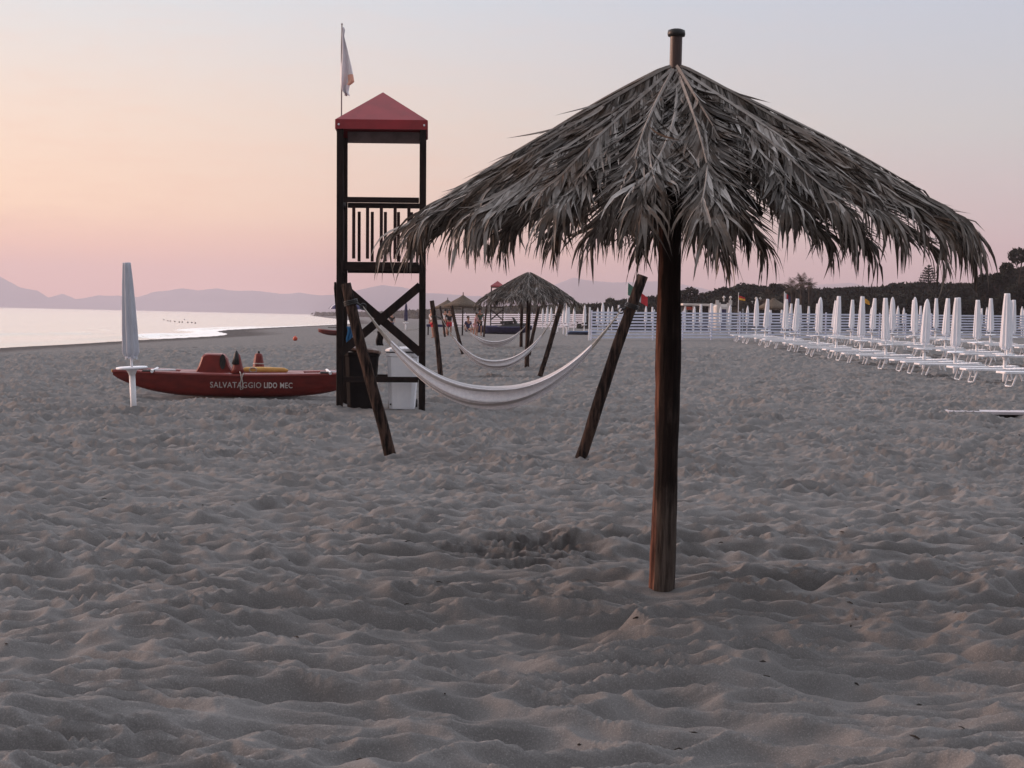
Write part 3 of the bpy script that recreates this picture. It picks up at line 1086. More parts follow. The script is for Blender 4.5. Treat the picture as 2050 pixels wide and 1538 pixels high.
# ------------------------------------------------------------------ lifeguard tower
def build_tower(loc, label, rz, tilt=0., detail=True, scale=1.):
    root = empty('lifeguard_tower', loc, rz, scale)
    root.rotation_euler = (0, tilt, rz)
    tag(root, label, 'lifeguard tower')
    W = 1.50; D = 1.50; t = .11
    x0 = -W / 2 + t / 2; x1 = -x0; y0 = t / 2; y1 = D - t / 2           # y=0 is the front face
    zr = 4.72                                                         # underside of fascia
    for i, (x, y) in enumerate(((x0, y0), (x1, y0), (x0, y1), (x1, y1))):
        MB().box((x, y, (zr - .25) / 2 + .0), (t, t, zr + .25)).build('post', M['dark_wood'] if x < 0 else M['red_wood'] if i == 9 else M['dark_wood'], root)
    e = .006
    # floor, its rim beams
    fz = 2.42
    MB().box((0, D / 2, fz + .055), (W - 2 * t - .02, D - 2 * t - .02, .04)).build('floor', M['rail_wood'], root)
    for z, h, nm in ((fz, .15, 'floor_beam'), (3.54, .09, 'handrail')):
        MB().beam((x0 + t / 2 + e, y0, z), (x1 - t / 2 - e, y0, z), .07, h).build(nm, M['rail_wood'], root)
        MB().beam((x0 + t / 2 + e, y1, z), (x1 - t / 2 - e, y1, z), .07, h).build(nm, M['rail_wood'], root)
        MB().beam((x0, y0 + t / 2 + e, z), (x0, y1 - t / 2 - e, z), .07, h).build(nm, M['rail_wood'], root)
        if nm == 'floor_beam':
            MB().beam((x1, y0 + t / 2 + e, z), (x1, y1 - t / 2 - e, z), .07, h).build(nm, M['rail_wood'], root)
    # balusters front, back, left
    for y, sh in ((y0 + .0, 0), (y1, .03)):
        for k in range(5):
            x = x0 + (k + 1) * (x1 - x0) / 6 + sh
            MB().box((x, y, (fz + 3.54) / 2 + .01), (.055, .03, 3.54 - fz - .24)).build('baluster', M['red_wood'], root)
    for k in range(4):
        y = y0 + (k + 1) * (y1 - y0) / 5
        MB().box((x0, y, (fz + 3.54) / 2 + .01), (.03, .045, 3.54 - fz - .24)).build('baluster', M['red_wood'], root)
    # cross braces, front and sides
    def brace(a, b, off):
        MB().beam(a, b, .035, .14).build('cross_brace', M['dark_wood'], root)
    brace((x0 + .03, -.020, 2.10), (x1 - .02, -.020, .96), 0)
    brace((x1 - .03, -.060, 2.10), (x0 + .02, -.060, .96), 0)
    for x in (x0 - .08,):
        brace((x, y0, 2.1), (x, y1, 1.05), 0)
    # low rails
    MB().beam((x0 + t / 2 + e, y0, .51), (x1 - t / 2 - e, y0, .51), .05, .095).build('low_rail', M['rail_wood'], root)
    MB().beam((x0 + t / 2 + e, y1, .50), (x1 - t / 2 - e, y1, .50), .05, .095).build('low_rail', M['rail_wood'], root)
    # roof: pyramid of sheet with a deep fascia
    h = .03
    a = W / 2 + .015
    ya, yb = -.015, D + .015
    r = MB()
    z0 = zr + .16; ztop = zr + .72
    r.add([(-a, ya, z0), (a, ya, z0), (a, yb, z0), (-a, yb, z0), (0, D / 2, ztop), (-a + .03, ya + .03, z0 - .02), (a - .03, ya + .03, z0 - .02), (a - .03, yb - .03, z0 - .02), (-a + .03, yb - .03, z0 - .02), (0, D / 2, ztop - .04)],
          [(0, 1, 4), (1, 2, 4), (2, 3, 4), (3, 0, 4), (6, 5, 9), (7, 6, 9), (8, 7, 9), (5, 8, 9)])
    rf = r.build('roof', M['red_sheet'], root)
    for (p, q) in (((-a, ya, zr + .078), (a, ya, zr + .078)), ((-a, yb, zr + .078), (a, yb, zr + .078))):
        MB().beam(p, q, .025, .162).build('fascia', M['red_sheet'], root)
    for x in (-a, a):
        MB().beam((x, ya + .016, zr + .078), (x, yb - .016, zr + .078), .025, .160).build('fascia', M['red_sheet'], root)
    MB().box((0, yb - .045, zr + .02), (W - 2 * t, .03, .20)).build('lintel_board', M['grey_board'], root)
    if detail:
        for x in (-a + .05, a - .05):
            MB().lathe([(.018, 0), (.018, .008), (.008, .014)], 10).build('bolt', M['white_metal'], root).matrix_local = Matrix.Translation((x, ya - .013, zr + .07)) @ Matrix.Rotation(R(90), 4, 'X')
    return root


TY = 27.0
tb = G(762, TY)
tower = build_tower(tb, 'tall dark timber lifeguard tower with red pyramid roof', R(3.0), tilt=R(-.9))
build_tower(G(994, 184), 'distant lifeguard tower peeping over the middle palm-leaf parasol', 0, detail=False)

# flag pole with its limp white flag, fixed behind the tower's left post
def flag_on_tower():
    top = P(684.5, 50, TY + 1.62)
    bot = P(683, 330, TY + 1.62)
    root = empty('flagpole', bot)
    tag(root, 'thin pole on the tower roof carrying a limp white flag', 'flag')
    d = top - bot
    MB().tube([(0, 0, 0), (d.x, d.y + 0, d.z)], [.013, .010], 8).build('pole', M['grey_board'], root)
    MB().lathe([(.010, 0), (.02, .012), (.006, .03)], 8, c=(d.x, 0, d.z)).build('finial', M['grey_board'], root)
    ol_l = [(52, 683.5), (60, 683.5), (78, 682.5), (120, 682), (160, 682.2), (180, 684), (188, 690)]
    ol_r = [(52, 687), (60, 691), (72, 689), (100, 696), (130, 703), (150, 707), (165, 709.5), (170, 700), (184, 697), (193, 700)]
    V = []; nr = 40; nc = 12
    for i in range(nr):
        y = 54 + i * (192 - 54) / (nr - 1)
        l = np.interp(y, [a for a, b in ol_l], [b for a, b in ol_l])
        r_ = np.interp(y, [a for a, b in ol_r], [b for a, b in ol_r])
        for k in range(nc):
            u = k / (nc - 1)
            q = P(l + (r_ - l) * u, y, TY + 1.62) - bot
            q.y += 0 + .05 * math.sin(u * 9 + i * .12) * (.3 + i / nr) * (u > 0)
            V.append(tuple(q))
    f = np_mesh('flag_cloth', V, grid_faces(nr, nc), M['flag_white'], root)
    f.data.materials.append(M['flag_orange'])
    for p in f.data.polygons:
        i, k = divmod(p.index, nc - 1)
        if 27 <= i <= 32 and k >= 6: p.material_index = 1
    sm = f.modifiers.new('thickness', 'SOLIDIFY'); sm.thickness = .003


flag_on_tower()


# ------------------------------------------------------------------ hammocks
def post_thing(a, b, r, label, seed, group='leaning hammock posts'):
    """a leaning timber post, a = foot, b = head"""
    root = empty('hammock_post', a)
    tag(root, label, 'post')
    d = b - a
    n = 14
    pts = []; rad = []
    rn = random.Random(seed)
    for i in range(n + 1):
        t = -.10 + 1.10 * i / n
        pts.append(d * t + Vector((.012 * math.sin(t * 5 + seed), .01 * math.cos(t * 4 + seed), 0)))
        rad.append(r * (1.05 - .12 * t + rn.uniform(-.03, .03)))
    MB().tube(pts, rad, 14, wob=.10, seed=seed).build('log', M['post'], root, smooth=True)
    return root


def hammock(A, B, low_z, label, Wd, seed, postA=None, postB=None, drop=.22, group=None, rings=True):
    root = empty('hammock', Vector(((A.x + B.x) / 2, (A.y + B.y) / 2, gz((A.x + B.x) / 2, (A.y + B.y) / 2))))
    tag(root, label, 'hammock')
    o = root.location
    rg = np.random.default_rng(seed)
    nt_, nv = 90, 44
    T = np.linspace(0, 1, nt_)
    sag = lambda t: (A.z + (B.z - A.z) * t) - ((A.z + B.z) / 2 - low_z) * (1 - np.abs(2 * t - 1) ** 2.15)
    t0, t1 = .11, .89
    V = []
    for t in T:
        tt = t0 + (t1 - t0) * t
        spread = math.sin(math.pi * (.06 + .88 * t)) ** .75
        e = max(spread, .12)
        cx = A.x + (B.x - A.x) * tt; cy = A.y + (B.y - A.y) * tt; cz = sag(tt)
        for k in range(nv):
            v = k / (nv - 1) * 2 - 1
            fold = .030 * math.sin(v * 13 + 1.2 * math.sin(t * 3 + seed)) + .014 * math.sin(v * 23 + 1.3 * math.sin(t * 2.1))
            yy = v * Wd * .5 * e
            zz = (drop * .62 * abs(v) ** 1.7 - drop * .40) * e * (1 + .0 * v)
            V.append((cx - o.x, cy + yy + fold * e * 1.2 - o.y, cz + zz + fold * e * .9 - o.z))
    cl = np_mesh('cloth', V, grid_faces(nt_, nv), M['hammock'], root)
    cl.data.attributes.new('weft', 'FLOAT', 'POINT').data.foreach_set('value', np.tile(np.linspace(0, 1, nv), nt_).astype(np.float32))
    sm = cl.modifiers.new('thickness', 'SOLIDIFY'); sm.thickness = .006
    # hem cords and fan of suspension cords at both ends
    Va = np.array(V).reshape(nt_, nv, 3)
    for end, Pt, row in ((0, A, Va[0]), (1, B, Va[-1])):
        ring = Vector(Pt) - o
        m = MB()
        for k in range(0, nv, 3):
            q = Vector(row[k])
            mid = (q + ring) / 2 + Vector((0, 0, -.012))
            m.tube([q, mid, ring], .0055, 4)
        m.build('cord_fan', M['rope'], root)
        m = MB()
        m.tube([ring + Vector((.035 * math.cos(a), .01, .035 * math.sin(a))) for a in np.linspace(0, 6.283, 13)], .008, 6, cap=False)
        m.build('ring', M['black'], root)
        pp = postA if end == 0 else postB
        if pp is not None:
            a, b, r = pp
            # nearest point of the post's axis
            d = (b - a)
            tt = (Vector(Pt) - a).dot(d) / d.dot(d)
            c = a + d * (tt + .04) - o
            t = MB()
            t.tube([ring, (ring + c) / 2 + Vector((0, 0, .01)), c], .012, 6)
            dn = d.normalized(); e1 = dn.cross(Vector((0, 1, 0))).normalized(); e2 = dn.cross(e1)
            for kk in range(3):
                cc = c + dn * (kk - 1) * .02
                t.tube([cc + (e1 * math.cos(x) + e2 * math.sin(x)) * (r + .012) for x in np.linspace(0, 6.283, 15)], .009, 5, cap=False)
            t.build('post_lashing', M['black'], root)
    return root


def hset(Y, l0, l1, r0, r1, hA, hB, low, labels, seed, Wd=.62, drop=.30, r=.066, Y2=None):
    """l0/r0 foot pixel columns, l1/r1 head pixels; hA, hB the ring pixels; low the lowest pixel of the cloth"""
    out = []
    ends = []
    for (foot, head, lab, sd) in ((l0, l1, labels[0], seed), (r0, r1, labels[1], seed + 1)):
        a = G(foot, Y)
        b = P(head[0], head[1], Y)
        post_thing(a, b, r, lab, sd)
        ends.append((a, b, r))
    A = P(hA[0], hA[1], Y - .02); B = P(hB[0], hB[1], Y - .02)
    lz = P((hA[0] + hB[0]) / 2, low, Y).z + drop * .40
    hammock(A, B, lz, labels[2], Wd, seed, ends[0], ends[1], drop)


hset(18.6, 778, (693, 568), 1163, (1286, 552), (727, 614), (1243, 622), 815,
     ('leaning weathered post crossing in front of the lifeguard tower', 'thick dark post leaning right beside the foreground parasol pole',
      'nearest and largest white striped hammock'), 1, Wd=.70, drop=.34)
hset(43, 883, (865, 602), 1080, (1124, 610), (884, 638), (1110, 634), 738,
     ('slim brown post holding the left end of the middle hammock', 'dark post leaning right under the rim of the middle parasol',
      'middle cream hammock in front of the middle palm-leaf parasol'), 5, Wd=.7, drop=.34)
hset(62, 927, (903, 612), 1059, (1078, 614), (928, 652), (1056, 648), 694,
     ('post holding the left end of the farthest hammock', 'thin dark post right behind the middle parasol pole',
      'farthest and smallest hammock, hanging highest in view'), 9, Wd=.75, drop=.36)
post_thing(G(891, 95), P(881.5, 613, 95), .06, 'thin distant post beside the straw parasol', 31)
post_thing(G(968, 98), P(975, 610, 98), .06, 'faint distant post behind the farthest hammock', 33)


# ------------------------------------------------------------------ folded beach umbrellas
def folded(label, big=True, flat=True, mat='canopy_white', group=None, seed=0, name='beach_umbrella'):
    root = empty(name, (0, 0, 0))
    tag(root, label, 'beach umbrella', group)
    ph = seed * 1.3
    fn = lambda t, u: 1 + (.16 * math.cos(8 * t + ph) + .05 * math.sin(3 * t + ph)) * min(1, .25 + (1 - u) * 1.1)
    if flat:
        prof = [(.05, .86), (.10, .88), (.118, .94), (.112, 1.05), (.108, 1.3), (.094, 1.7), (.078, 2.05), (.062, 2.28), (.060, 2.335), (.05, 2.34), (.004, 2.342)]
    else:
        prof = [(.05, .86), (.10, .88), (.115, .94), (.112, 1.05), (.108, 1.3), (.098, 1.7), (.084, 2.0), (.062, 2.2), (.036, 2.30), (.012, 2.34), (.003, 2.342)]
    MB().lathe([(r_ * 1.2, z_) for r_, z_ in prof], 48 if big else 20, fn=fn).build('canopy', M[mat], root, smooth=True)
    if big:
        MB().tube([(0, 0, -.25), (0, 0, .66)], .048, 16).build('ground_tube', M['white_plastic'], root, smooth=True)
        MB().tube([(0, 0, .64), (0, 0, .95)], .020, 10).build('pole', M['white_metal'], root, smooth=True)
        ts = MB().lathe([(.046, .56), (.060, .60), (.085, .645), (.09, .655)], 24).build('tray_support', M['white_plastic'], root, smooth=True)
        MB().lathe([(.10, .655), (.235, .665), (.246, .680), (.24, .697), (.22, .703), (.03, .700)], 32).build('tray', M['white_plastic'], ts, smooth=True)
        # loose hem
        h = MB()
        rn = random.Random(seed)
        for k in range(16):
            a = k * 2 * math.pi / 16
            p = Vector((.095 * math.cos(a), .095 * math.sin(a), .92)); r_ = rn.uniform(.08, .14)
            q = Vector((r_ * math.cos(a), r_ * math.sin(a), .85 - rn.uniform(0, .04)))
            tt = Vector((-math.sin(a), math.cos(a), 0)) * .022
            h.add([p - tt, p + tt, q + tt * .6, q - tt * .6], [(0, 1, 2, 3)])
        h.build('hem', M[mat], root.children[0] if root.children[0].name.startswith('canopy') else root)
    return root


u = folded('single folded grey beach umbrella standing in front of the red rescue boat', mat='canopy_grey', seed=3)
u.location = G(268, 25.2)
u.rotation_euler = (0, R(-3.4), .3)
u.children[0].scale = (.86, .86, 1)

W_ORD = ['nearest', 'second nearest', 'third nearest', 'fourth nearest', 'fifth nearest', 'sixth nearest', 'seventh nearest', 'eighth nearest', 'ninth nearest',
         'tenth nearest', 'farthest']
pf = folded('x', flat=True, seed=1)
pp_ = folded('x', flat=False, seed=2)
used = set()


def lounger():
    root = empty('sun_lounger', (0, 0, 0))
    tag(root, 'x', 'sun lounger')
    W2 = .31
    b = MB()
    b.box((0, -W2, .34), (1.86, .035, .055)).box((0, W2, .34), (1.86, .035, .055)).box((-.93, 0, .34), (.04, .62, .05)).box((.93, 0, .34), (.04, .62, .05))
    b.build('frame', M['white_plastic'], root)
    s = MB()
    for k in range(9):
        s.box((-.83 + k * .115, 0, .352), (.095, .575, .018))
    s.build('slats', M['white_plastic'], root)
    s = MB()
    for k in range(6):
        s.box((.25 + k * .115, 0, .372 + .006 * k), (.095, .54, .018))
    s.build('backrest', M['white_plastic'], root)
    for x, tx in ((-.62, -.10), (.60, .10)):
        l = MB()
        l.tube([(x, -.27, .33), (x + tx, -.25, .03), (x + tx, -.22, .0), (x + tx, .22, .0), (x + tx, .25, .03), (x, .27, .33)], .019, 7, squash=1.3)
        l.build('leg_frame', M['white_plastic'], root)
    return root


lg = lounger()
used_l = False
front_X = 13.15
row_names = ['front', 'second', 'third', 'fourth']
first = {True: True, False: True}
firstl = True
for r_i in range(3):
    X = front_X + 4.35 * r_i
    for j in range(11):
        Yd = 42.7 + 4.45 * j + .35 * math.sin(j * 2.1 + r_i)
        xx = X + .12 * math.sin(j * 3.3 + r_i * 2)
        px = 1025 + xx / Yd * F
        if px > 2110: continue
        flat = ((j * 5 + r_i * 3) % 7) not in (3, 5) if not (r_i == 0) else j not in (2, 6, 10)
        proto = pf if flat else pp_
        o = proto if first[flat] else copy_tree(proto)
        first[flat] = False
        o.location = (xx, Yd, gz(xx, Yd))
        o.rotation_euler = (R(1.6 * math.sin(j * 7.1 + r_i)), R(2.4 * math.sin(j * 4.7 + 2 * r_i)), j * .9)
        o.scale = (1, 1, 1 + .03 * math.sin(j * 5.3 + r_i * 1.7))
        top = 'flat-topped' if flat else 'round-topped'
        o['label'] = '%s folded white umbrella, %s of the %s row on the right' % (top, W_ORD[j], row_names[r_i])
        o['group'] = 'white umbrellas of the %s row' % row_names[r_i]
        # two loungers for each umbrella
        for side in (-1, 1):
            l = lg if firstl else copy_tree(lg)
            firstl = False
            lx = xx - .35 + .10 * math.sin(j * 5 + side)
            ly = Yd + side * .95
            l.location = (lx, ly, gz(lx, ly) - .01)
            l.rotation_euler = (0, 0, R(3 * math.sin(j * 9.1 + side * 3 + r_i)))
            l['label'] = 'white sun lounger %s the %s umbrella of the %s row' % ('in front of' if side < 0 else 'behind', W_ORD[j], row_names[r_i])
            l['group'] = 'sun loungers of the %s row' % row_names[r_i]

# the nearest lounger reaches in from the right edge of the frame
for k, (px, Yd, lab) in enumerate(((2078, 39.0, 'white sun lounger cut off by the right edge of the photo'),)):
    l = copy_tree(lg)
    l.location = G(px, Yd)
    l.rotation_euler = (0, 0, .05)
    l['label'] = lab
    l['group'] = 'sun loungers of the front row'

# umbrellas beyond the fence: too small to show parts
def small_umbrella(seed, flat):
    rn = random.Random(seed)
    m = MB()
    if flat:
        prof = [(.05, .86), (.15, .9), (.14, 1.2), (.115, 1.7), (.085, 2.2), (.08, 2.33), (.01, 2.34)]
    else:
        prof = [(.05, .86), (.15, .9), (.14, 1.2), (.125, 1.7), (.085, 2.1), (.02, 2.34), (.004, 2.345)]
    m.lathe(prof, 12)
    m.tube([(0, 0, -.1), (0, 0, .87)], .05, 8)
    m.lathe([(.06, .62), (.245, .665), (.245, .70), (.03, .71)], 14)
    o = m.build('beach_umbrella', M['canopy_white'])
    return o


s1, s2 = small_umbrella(1, True), small_umbrella(2, False)
fs = {True: True, False: True}
rnu = random.Random(12)
for iy in range(9):
    Yd = 112 + iy * 9 + (iy ** 1.5) * .6
    for ix in range(28):
        X = 1.0 + ix * 2.55 + rnu.uniform(-.5, .5)
        px = 1025 + X / Yd * F
        if px < 1062 or px > 2120: continue
        if iy > 3 and px > 1600: continue
        if rnu.random() < (.5 if iy > 4 else .28): continue
        flat = rnu.random() < .5
        proto = s1 if flat else s2
        o = proto if fs[flat] else proto.copy()
        if not fs[flat]: col.objects.link(o)
        fs[flat] = False
        yy = Yd + rnu.uniform(-1.2, 1.2)
        o.location = (X, yy, gz(X, yy))
        o.rotation_euler = (R(rnu.uniform(-1.5, 1.5)), R(rnu.uniform(-1.5, 1.5)), rnu.uniform(0, 6))
        t = 'flat-topped' if flat else 'pointed'
        tag(o, '%s folded white umbrella showing above and through the slatted fence' % t, 'beach umbrella', '%s umbrellas behind the fence' % t)


# ------------------------------------------------------------------ fence
def fence():
    root = empty('slat_fence', (4.3, 88, gz(4.3, 88)))
    tag(root, 'long white fence of horizontal slats enclosing the umbrellas', 'fence')
    o = root.location
    path = [Vector((4.3, 88, 0)), Vector((13.3, 94, 0)), Vector((23, 100.5, 0)), Vector((46, 114, 0))]
    H = 1.62
    for s in range(len(path) - 1):
        a, b = path[s], path[s + 1]
        n = max(1, round((b - a).length / 2.2))
        for k in range(n):
            p = a.lerp(b, k / n); q = a.lerp(b, (k + 1) / n)
            p.z = gz(p.x, p.y); q.z = gz(q.x, q.y)
            m = MB()
            for i in range(9):
                z = .16 + i * .172
                off = Vector((0, -.06, z))
                jj = .01 * math.sin(k * 3 + i * 2)
                m.beam(p + off - o + Vector((0, 0, jj)), q + off - o + Vector((0, 0, -jj)), .022, .098)
            m.build('slat_panel', M['fence'], root)
            MB().box(p + Vector((0, 0, H / 2 - .05)) - o, (.08, .08, H + .18)).build('fence_post', M['fence'], root)
    # end gate post, taller
    MB().box(Vector((-.12, -.12, .85)), (.10, .10, 1.95)).build('fence_post', M['white_plastic'], root)


fence()

# second fence closing the far field of umbrellas
root = empty('slat_fence', G(905, 205))
tag(root, 'distant white slatted fence closing the beach behind the bathers and dinghies', 'fence')
o = root.location
a_, b_ = G(905, 205), G(1180, 190)
for k in range(10):
    p = a_.lerp(b_, k / 10); q = a_.lerp(b_, (k + 1) / 10)
    m = MB()
    for i in range(7):
        z = .2 + i * .24
        m.beam(p + Vector((0, 0, z)) - o, q + Vector((0, 0, z)) - o, .03, .16)
    m.build('slat_panel', M['fence'], root)
    MB().box(p + Vector((0, .07, .9)) - o, (.1, .1, 1.9)).build('fence_post', M['fence'], root)


# ------------------------------------------------------------------ red rescue catamaran
def hull_half(u):
    """half width at u in -1..1 along the hull"""
    return .17 * max(0, 1 - abs(u) ** 2.6) ** .8


def hull_section(u):
    """keel z, deck z"""
    keel = .37 * abs(u) ** 3.6
    deck = .40 + .055 * abs(u) ** 1.6 - .02 * (abs(u) > .98)
    return keel, deck


def build_boat():
    L = 2.33
    c = G(484, 29.6)
    root = empty('rescue_boat', c + Vector((0, 0, .03)))
    root.rotation_euler = (0, R(-.35), R(9))
    tag(root, 'red twin-hulled rescue rowing boat with white lettering, pulled up on sand', 'boat')
    nU, nS = 61, 15

    def hull(y0, nm):
        V = []
        for i in range(nU):
            u = -1 + 2 * i / (nU - 1)
            hw = max(hull_half(u), .006)
            k, d = hull_section(u)
            if abs(u) == 1: k = d - .05
            for s in range(nS):
                a = s / (nS - 1) * 2 - 1                       # -1 near gunwale, 0 keel, 1 far gunwale
                yy = math.copysign(abs(a) ** .42, a) * hw if a else 0
                zz = k + (d - k) * abs(a) ** 1.35
                V.append((u * L, y0 + yy, zz))
        Q = grid_faces(nU, nS)
        h = np_mesh(nm, V, Q, M['hull_red'], root)
        V = []
        for i in range(nU):
            u = -1 + 2 * i / (nU - 1)
            hw = max(hull_half(u), .006) + .014
            d = hull_section(u)[1]
            for yy, zz in ((-hw, d - .012), (-hw, d + .014), (-hw * .5, d + .032), (0, d + .04), (hw * .5, d + .032), (hw, d + .014), (hw, d - .012)):
                V.append((u * L * 1.004, y0 + yy, zz))
        np_mesh('deck', V, grid_faces(nU, 7), M['hull_red2'], root)
        return h
    near_hull = hull(0, 'hull')
    hull(1.25, 'hull')
    for x in (-1.62, 1.62):
        MB().tube([(x, -.20, .46), (x, 1.45, .46)], .028, 10).build('cross_tube', M['white_metal'], root)
        MB().box((x - .07, .02, .455), (.22, .26, .05)).build('cross_saddle', M['black'], root)
        MB().box((x + .18, .25, .475), (.44, .13, .03), Euler((0, 0, .3))).build('deck_pad', M['white_plastic'], root)
    MB().box((0, .62, .43), (2.3, .86, .04)).build('centre_deck', M['hull_red2'], root)
    # moulded seat with a rounded back and an opening
    prof = [(-.86, .44), (-.80, .56), (-.74, .735), (-.70, .775), (-.62, .785), (-.40, .78), (-.33, .765), (-.28, .70), (-.24, .58), (-.17, .46), (-.15, .44)]
    V = []
    for y in (.22, .26, .95, .99):
        e = .0 if y in (.26, .95) else .02
        for x, z in prof:
            V.append((x * 1 + (e if x < -.5 else -e), y, z - (e if z > .5 else 0)))
    n = len(prof)
    st = MB()
    st.add(V, [tuple(r for r in (i + k * n, i + 1 + k * n, i + 1 + (k + 1) * n, i + (k + 1) * n)) for k in range(3) for i in range(n - 1)] + [tuple(reversed(range(n))), tuple(range(3 * n, 4 * n))])
    st.build('seat', M['hull_red2'], root, smooth=False)
    MB().lathe([(.06, 0), (.075, .02), (.075, .03), (.0, .035)], 16).build('seat_opening', M['black'], root).matrix_local = Matrix.Translation((-.36, .214, .64)) @ Matrix.Rotation(R(90), 4, 'X') @ Matrix.Scale(1.9, 4, (0, 1, 0)) @ Matrix.Scale(.75, 4, (1, 0, 0))
    # oar posts, near and far
    for y, x, mt in ((-.02, -.08, 'hull_red2'), (1.18, .30, 'hull_red2')):
        if y < 0:
            op = MB().lathe([(.125, .44), (.105, .52), (.06, .70), (.042, .78), (.02, .80)], 12, c=(x, y, 0)).build('oar_post', M[mt], root, smooth=True)
            MB().lathe([(.088, .60), (.055, .74), (.036, .81), (.016, .85), (.004, .86)], 10, c=(x - .022, y - .012, 0)).build('oar_fork', M['black'], op, smooth=True)
        else:
            op = MB().lathe([(.125, .44), (.115, .50), (.075, .74), (.06, .775), (.02, .78)], 14, c=(x, y, 0)).build('oar_post', M[mt], root)
            MB().lathe([(.106, .575), (.103, .595)], 14, c=(x, y, 0)).build('band', M['rope'], op)
            MB().lathe([(.03, .775), (.02, .82), (.006, .83)], 8, c=(x, y, 0)).build('oar_fork', M['black'], op)
    # letters on the near side
    def letters(txt, x0, x1, zc, hgt, mat, bold):
        cu = bpy.data.curves.new('lettering', 'FONT')
        cu.body = txt
        cu.size = 1
        cu.offset = bold
        cu.space_character = 1.08
        cu.resolution_u = 3
        to = bpy.data.objects.new('tmp', cu)
        me = bpy.data.meshes.new_from_object(to)
        bpy.data.objects.remove(to)
        n = len(me.vertices)
        co = np.zeros(n * 3, np.float32)
        me.vertices.foreach_get('co', co)
        co = co.reshape(-1, 3)
        mn, mx = co.min(0), co.max(0)
        xs = x0 + (co[:, 0] - mn[0]) / (mx[0] - mn[0]) * (x1 - x0)
        zs = zc + ((co[:, 1] - mn[1]) / (mx[1] - mn[1]) - .5) * hgt
        ys = []
        for x, z in zip(xs, zs):
            uu = x / L
            k, d = hull_section(uu)
            a = max((z - k) / (d - k), 0) ** (1 / 1.35)
            ys.append(-(a ** .42) * hull_half(uu) - .006)
        co = np.stack([xs, np.array(ys), zs], 1)
        me.vertices.foreach_set('co', co.astype(np.float32).ravel())
        me.update()
        me.materials.append(M[mat])
        o = bpy.data.objects.new('lettering', me)
        col.objects.link(o)
        o.parent = near_hull
    letters('SALVATAGGIO', -.575, .355, .225, .110, 'letter', .012)
    letters('LIDO', .405, .645, .225, .108, 'letter2', .026)
    letters('MEC', .70, .925, .225, .105, 'letter2', .008)
    # mooring rope loop hanging over the side
    MB().tube([(-.04, -.15, .47), (-.02, -.20, .43), (-.01, -.205, .34), (-.035, -.20, .22), (-.02, -.195, .14), (.02, -.195, .16), (.015, -.205, .27), (.0, -.20, .36), (.03, -.19, .45)], .009, 6).build('mooring_rope', M['rope'], root, smooth=True)
    MB().lathe([(.002, 0), (.012, .01), (.012, .05), (.002, .06)], 8, c=(-2.345, 0, .43)).build('bow_tip', M['yellow'], root)
    return root


boat = build_boat()
# rescue float lying on its deck: a thing of its own
fl = boat.matrix_basis @ Vector((.42, .40, .0))
root = empty('rescue_float', (fl.x, fl.y, fl.z + .485), R(6))
tag(root, 'yellow rescue float lying on the deck of the red boat', 'float')
MB().tube([(-.42, 0, 0), (-.36, 0, 0), (-.1, 0, 0), (.1, 0, 0), (.36, 0, 0), (.43, 0, 0)], [.02, .052, .06, .06, .052, .02], 12).build('float_body', M['yellow'], root, smooth=True)
MB().tube([(-.22 + .07 * math.cos(a), -.055, .0 + .045 * math.sin(a)) for a in np.linspace(0, 6.28, 12)], .010, 6).build('float_handle', M['rope'], root)


# ------------------------------------------------------------------ bins beneath the tower
def wheelie(px, Y, mat, lid, label, h=1.0, wd=.50, open_lid=False):
    root = empty('rubbish_bin', G(px, Y), 0)
    tag(root, label, 'bin')
    m = MB()
    n = 20
    rr = []
    for z, k in ((.0, .80), (.03, .82), (.12, .84), (h * .62, .95), (h * .86, 1.0), (h * .88, 1.05), (h * .93, 1.05)):
        for i in range(n):
            a = 2 * math.pi * i / n
            ca, sa = math.cos(a), math.sin(a)
            s = (abs(ca) ** 5 + abs(sa) ** 5) ** (-1 / 5)
            m.v.append((ca * s * wd / 2 * k, sa * s * wd / 2 * k * 1.05, z))
    for j in range(6):
        for i in range(n):
            a = j * n + i; b = j * n + (i + 1) % n
            m.f.append((a, b, b + n, a + n))
    m.f.append(tuple(reversed(range(n)))); m.f.append(tuple(range(6 * n, 7 * n)))
    body = m.build('bin_body', M[mat], root, smooth=False)
    l = MB()
    base = [(1.08, .0), (1.12, .015), (1.10, .05), (.8, .085), (.3, .10), (.02, .105)]
    for k, z in base:
        for i in range(n):
            a = 2 * math.pi * i / n
            ca, sa = math.cos(a), math.sin(a)
            s = (abs(ca) ** 5 + abs(sa) ** 5) ** (-1 / 5)
            l.v.append((ca * s * wd / 2 * k, sa * s * wd / 2 * k * 1.05, z))
    for j in range(len(base) - 1):
        for i in range(n):
            a = j * n + i; b = j * n + (i + 1) % n
            l.f.append((a, b, b + n, a + n))
    l.f.append(tuple(reversed(range(n))))
    lo = l.build('bin_lid', M[lid], root, smooth=False)
    lo.location = (0, 0, h * .935)
    lo.rotation_euler = (R(-4), R(5 if open_lid else -2), 0)
    MB().tube([(-wd * .36, wd * .56, h * .9), (wd * .36, wd * .56, h * .9)], .016, 8).build('handle', M[mat], root)
    for s in (-1, 1):
        MB().tube([(s * wd * .36, wd * .42, .08), (s * wd * .46, wd * .42, .08)], .085, 14).build('wheel', M['black'], root)
    MB().lathe([(.0, 0), (.016, .002), (.016, .008), (.0, .01)], 10).build('drain_plug', M['black'], body).matrix_local = Matrix.Translation((-wd * .34, -wd * .45, .08)) @ Matrix.Rotation(R(90), 4, 'X')
    return root


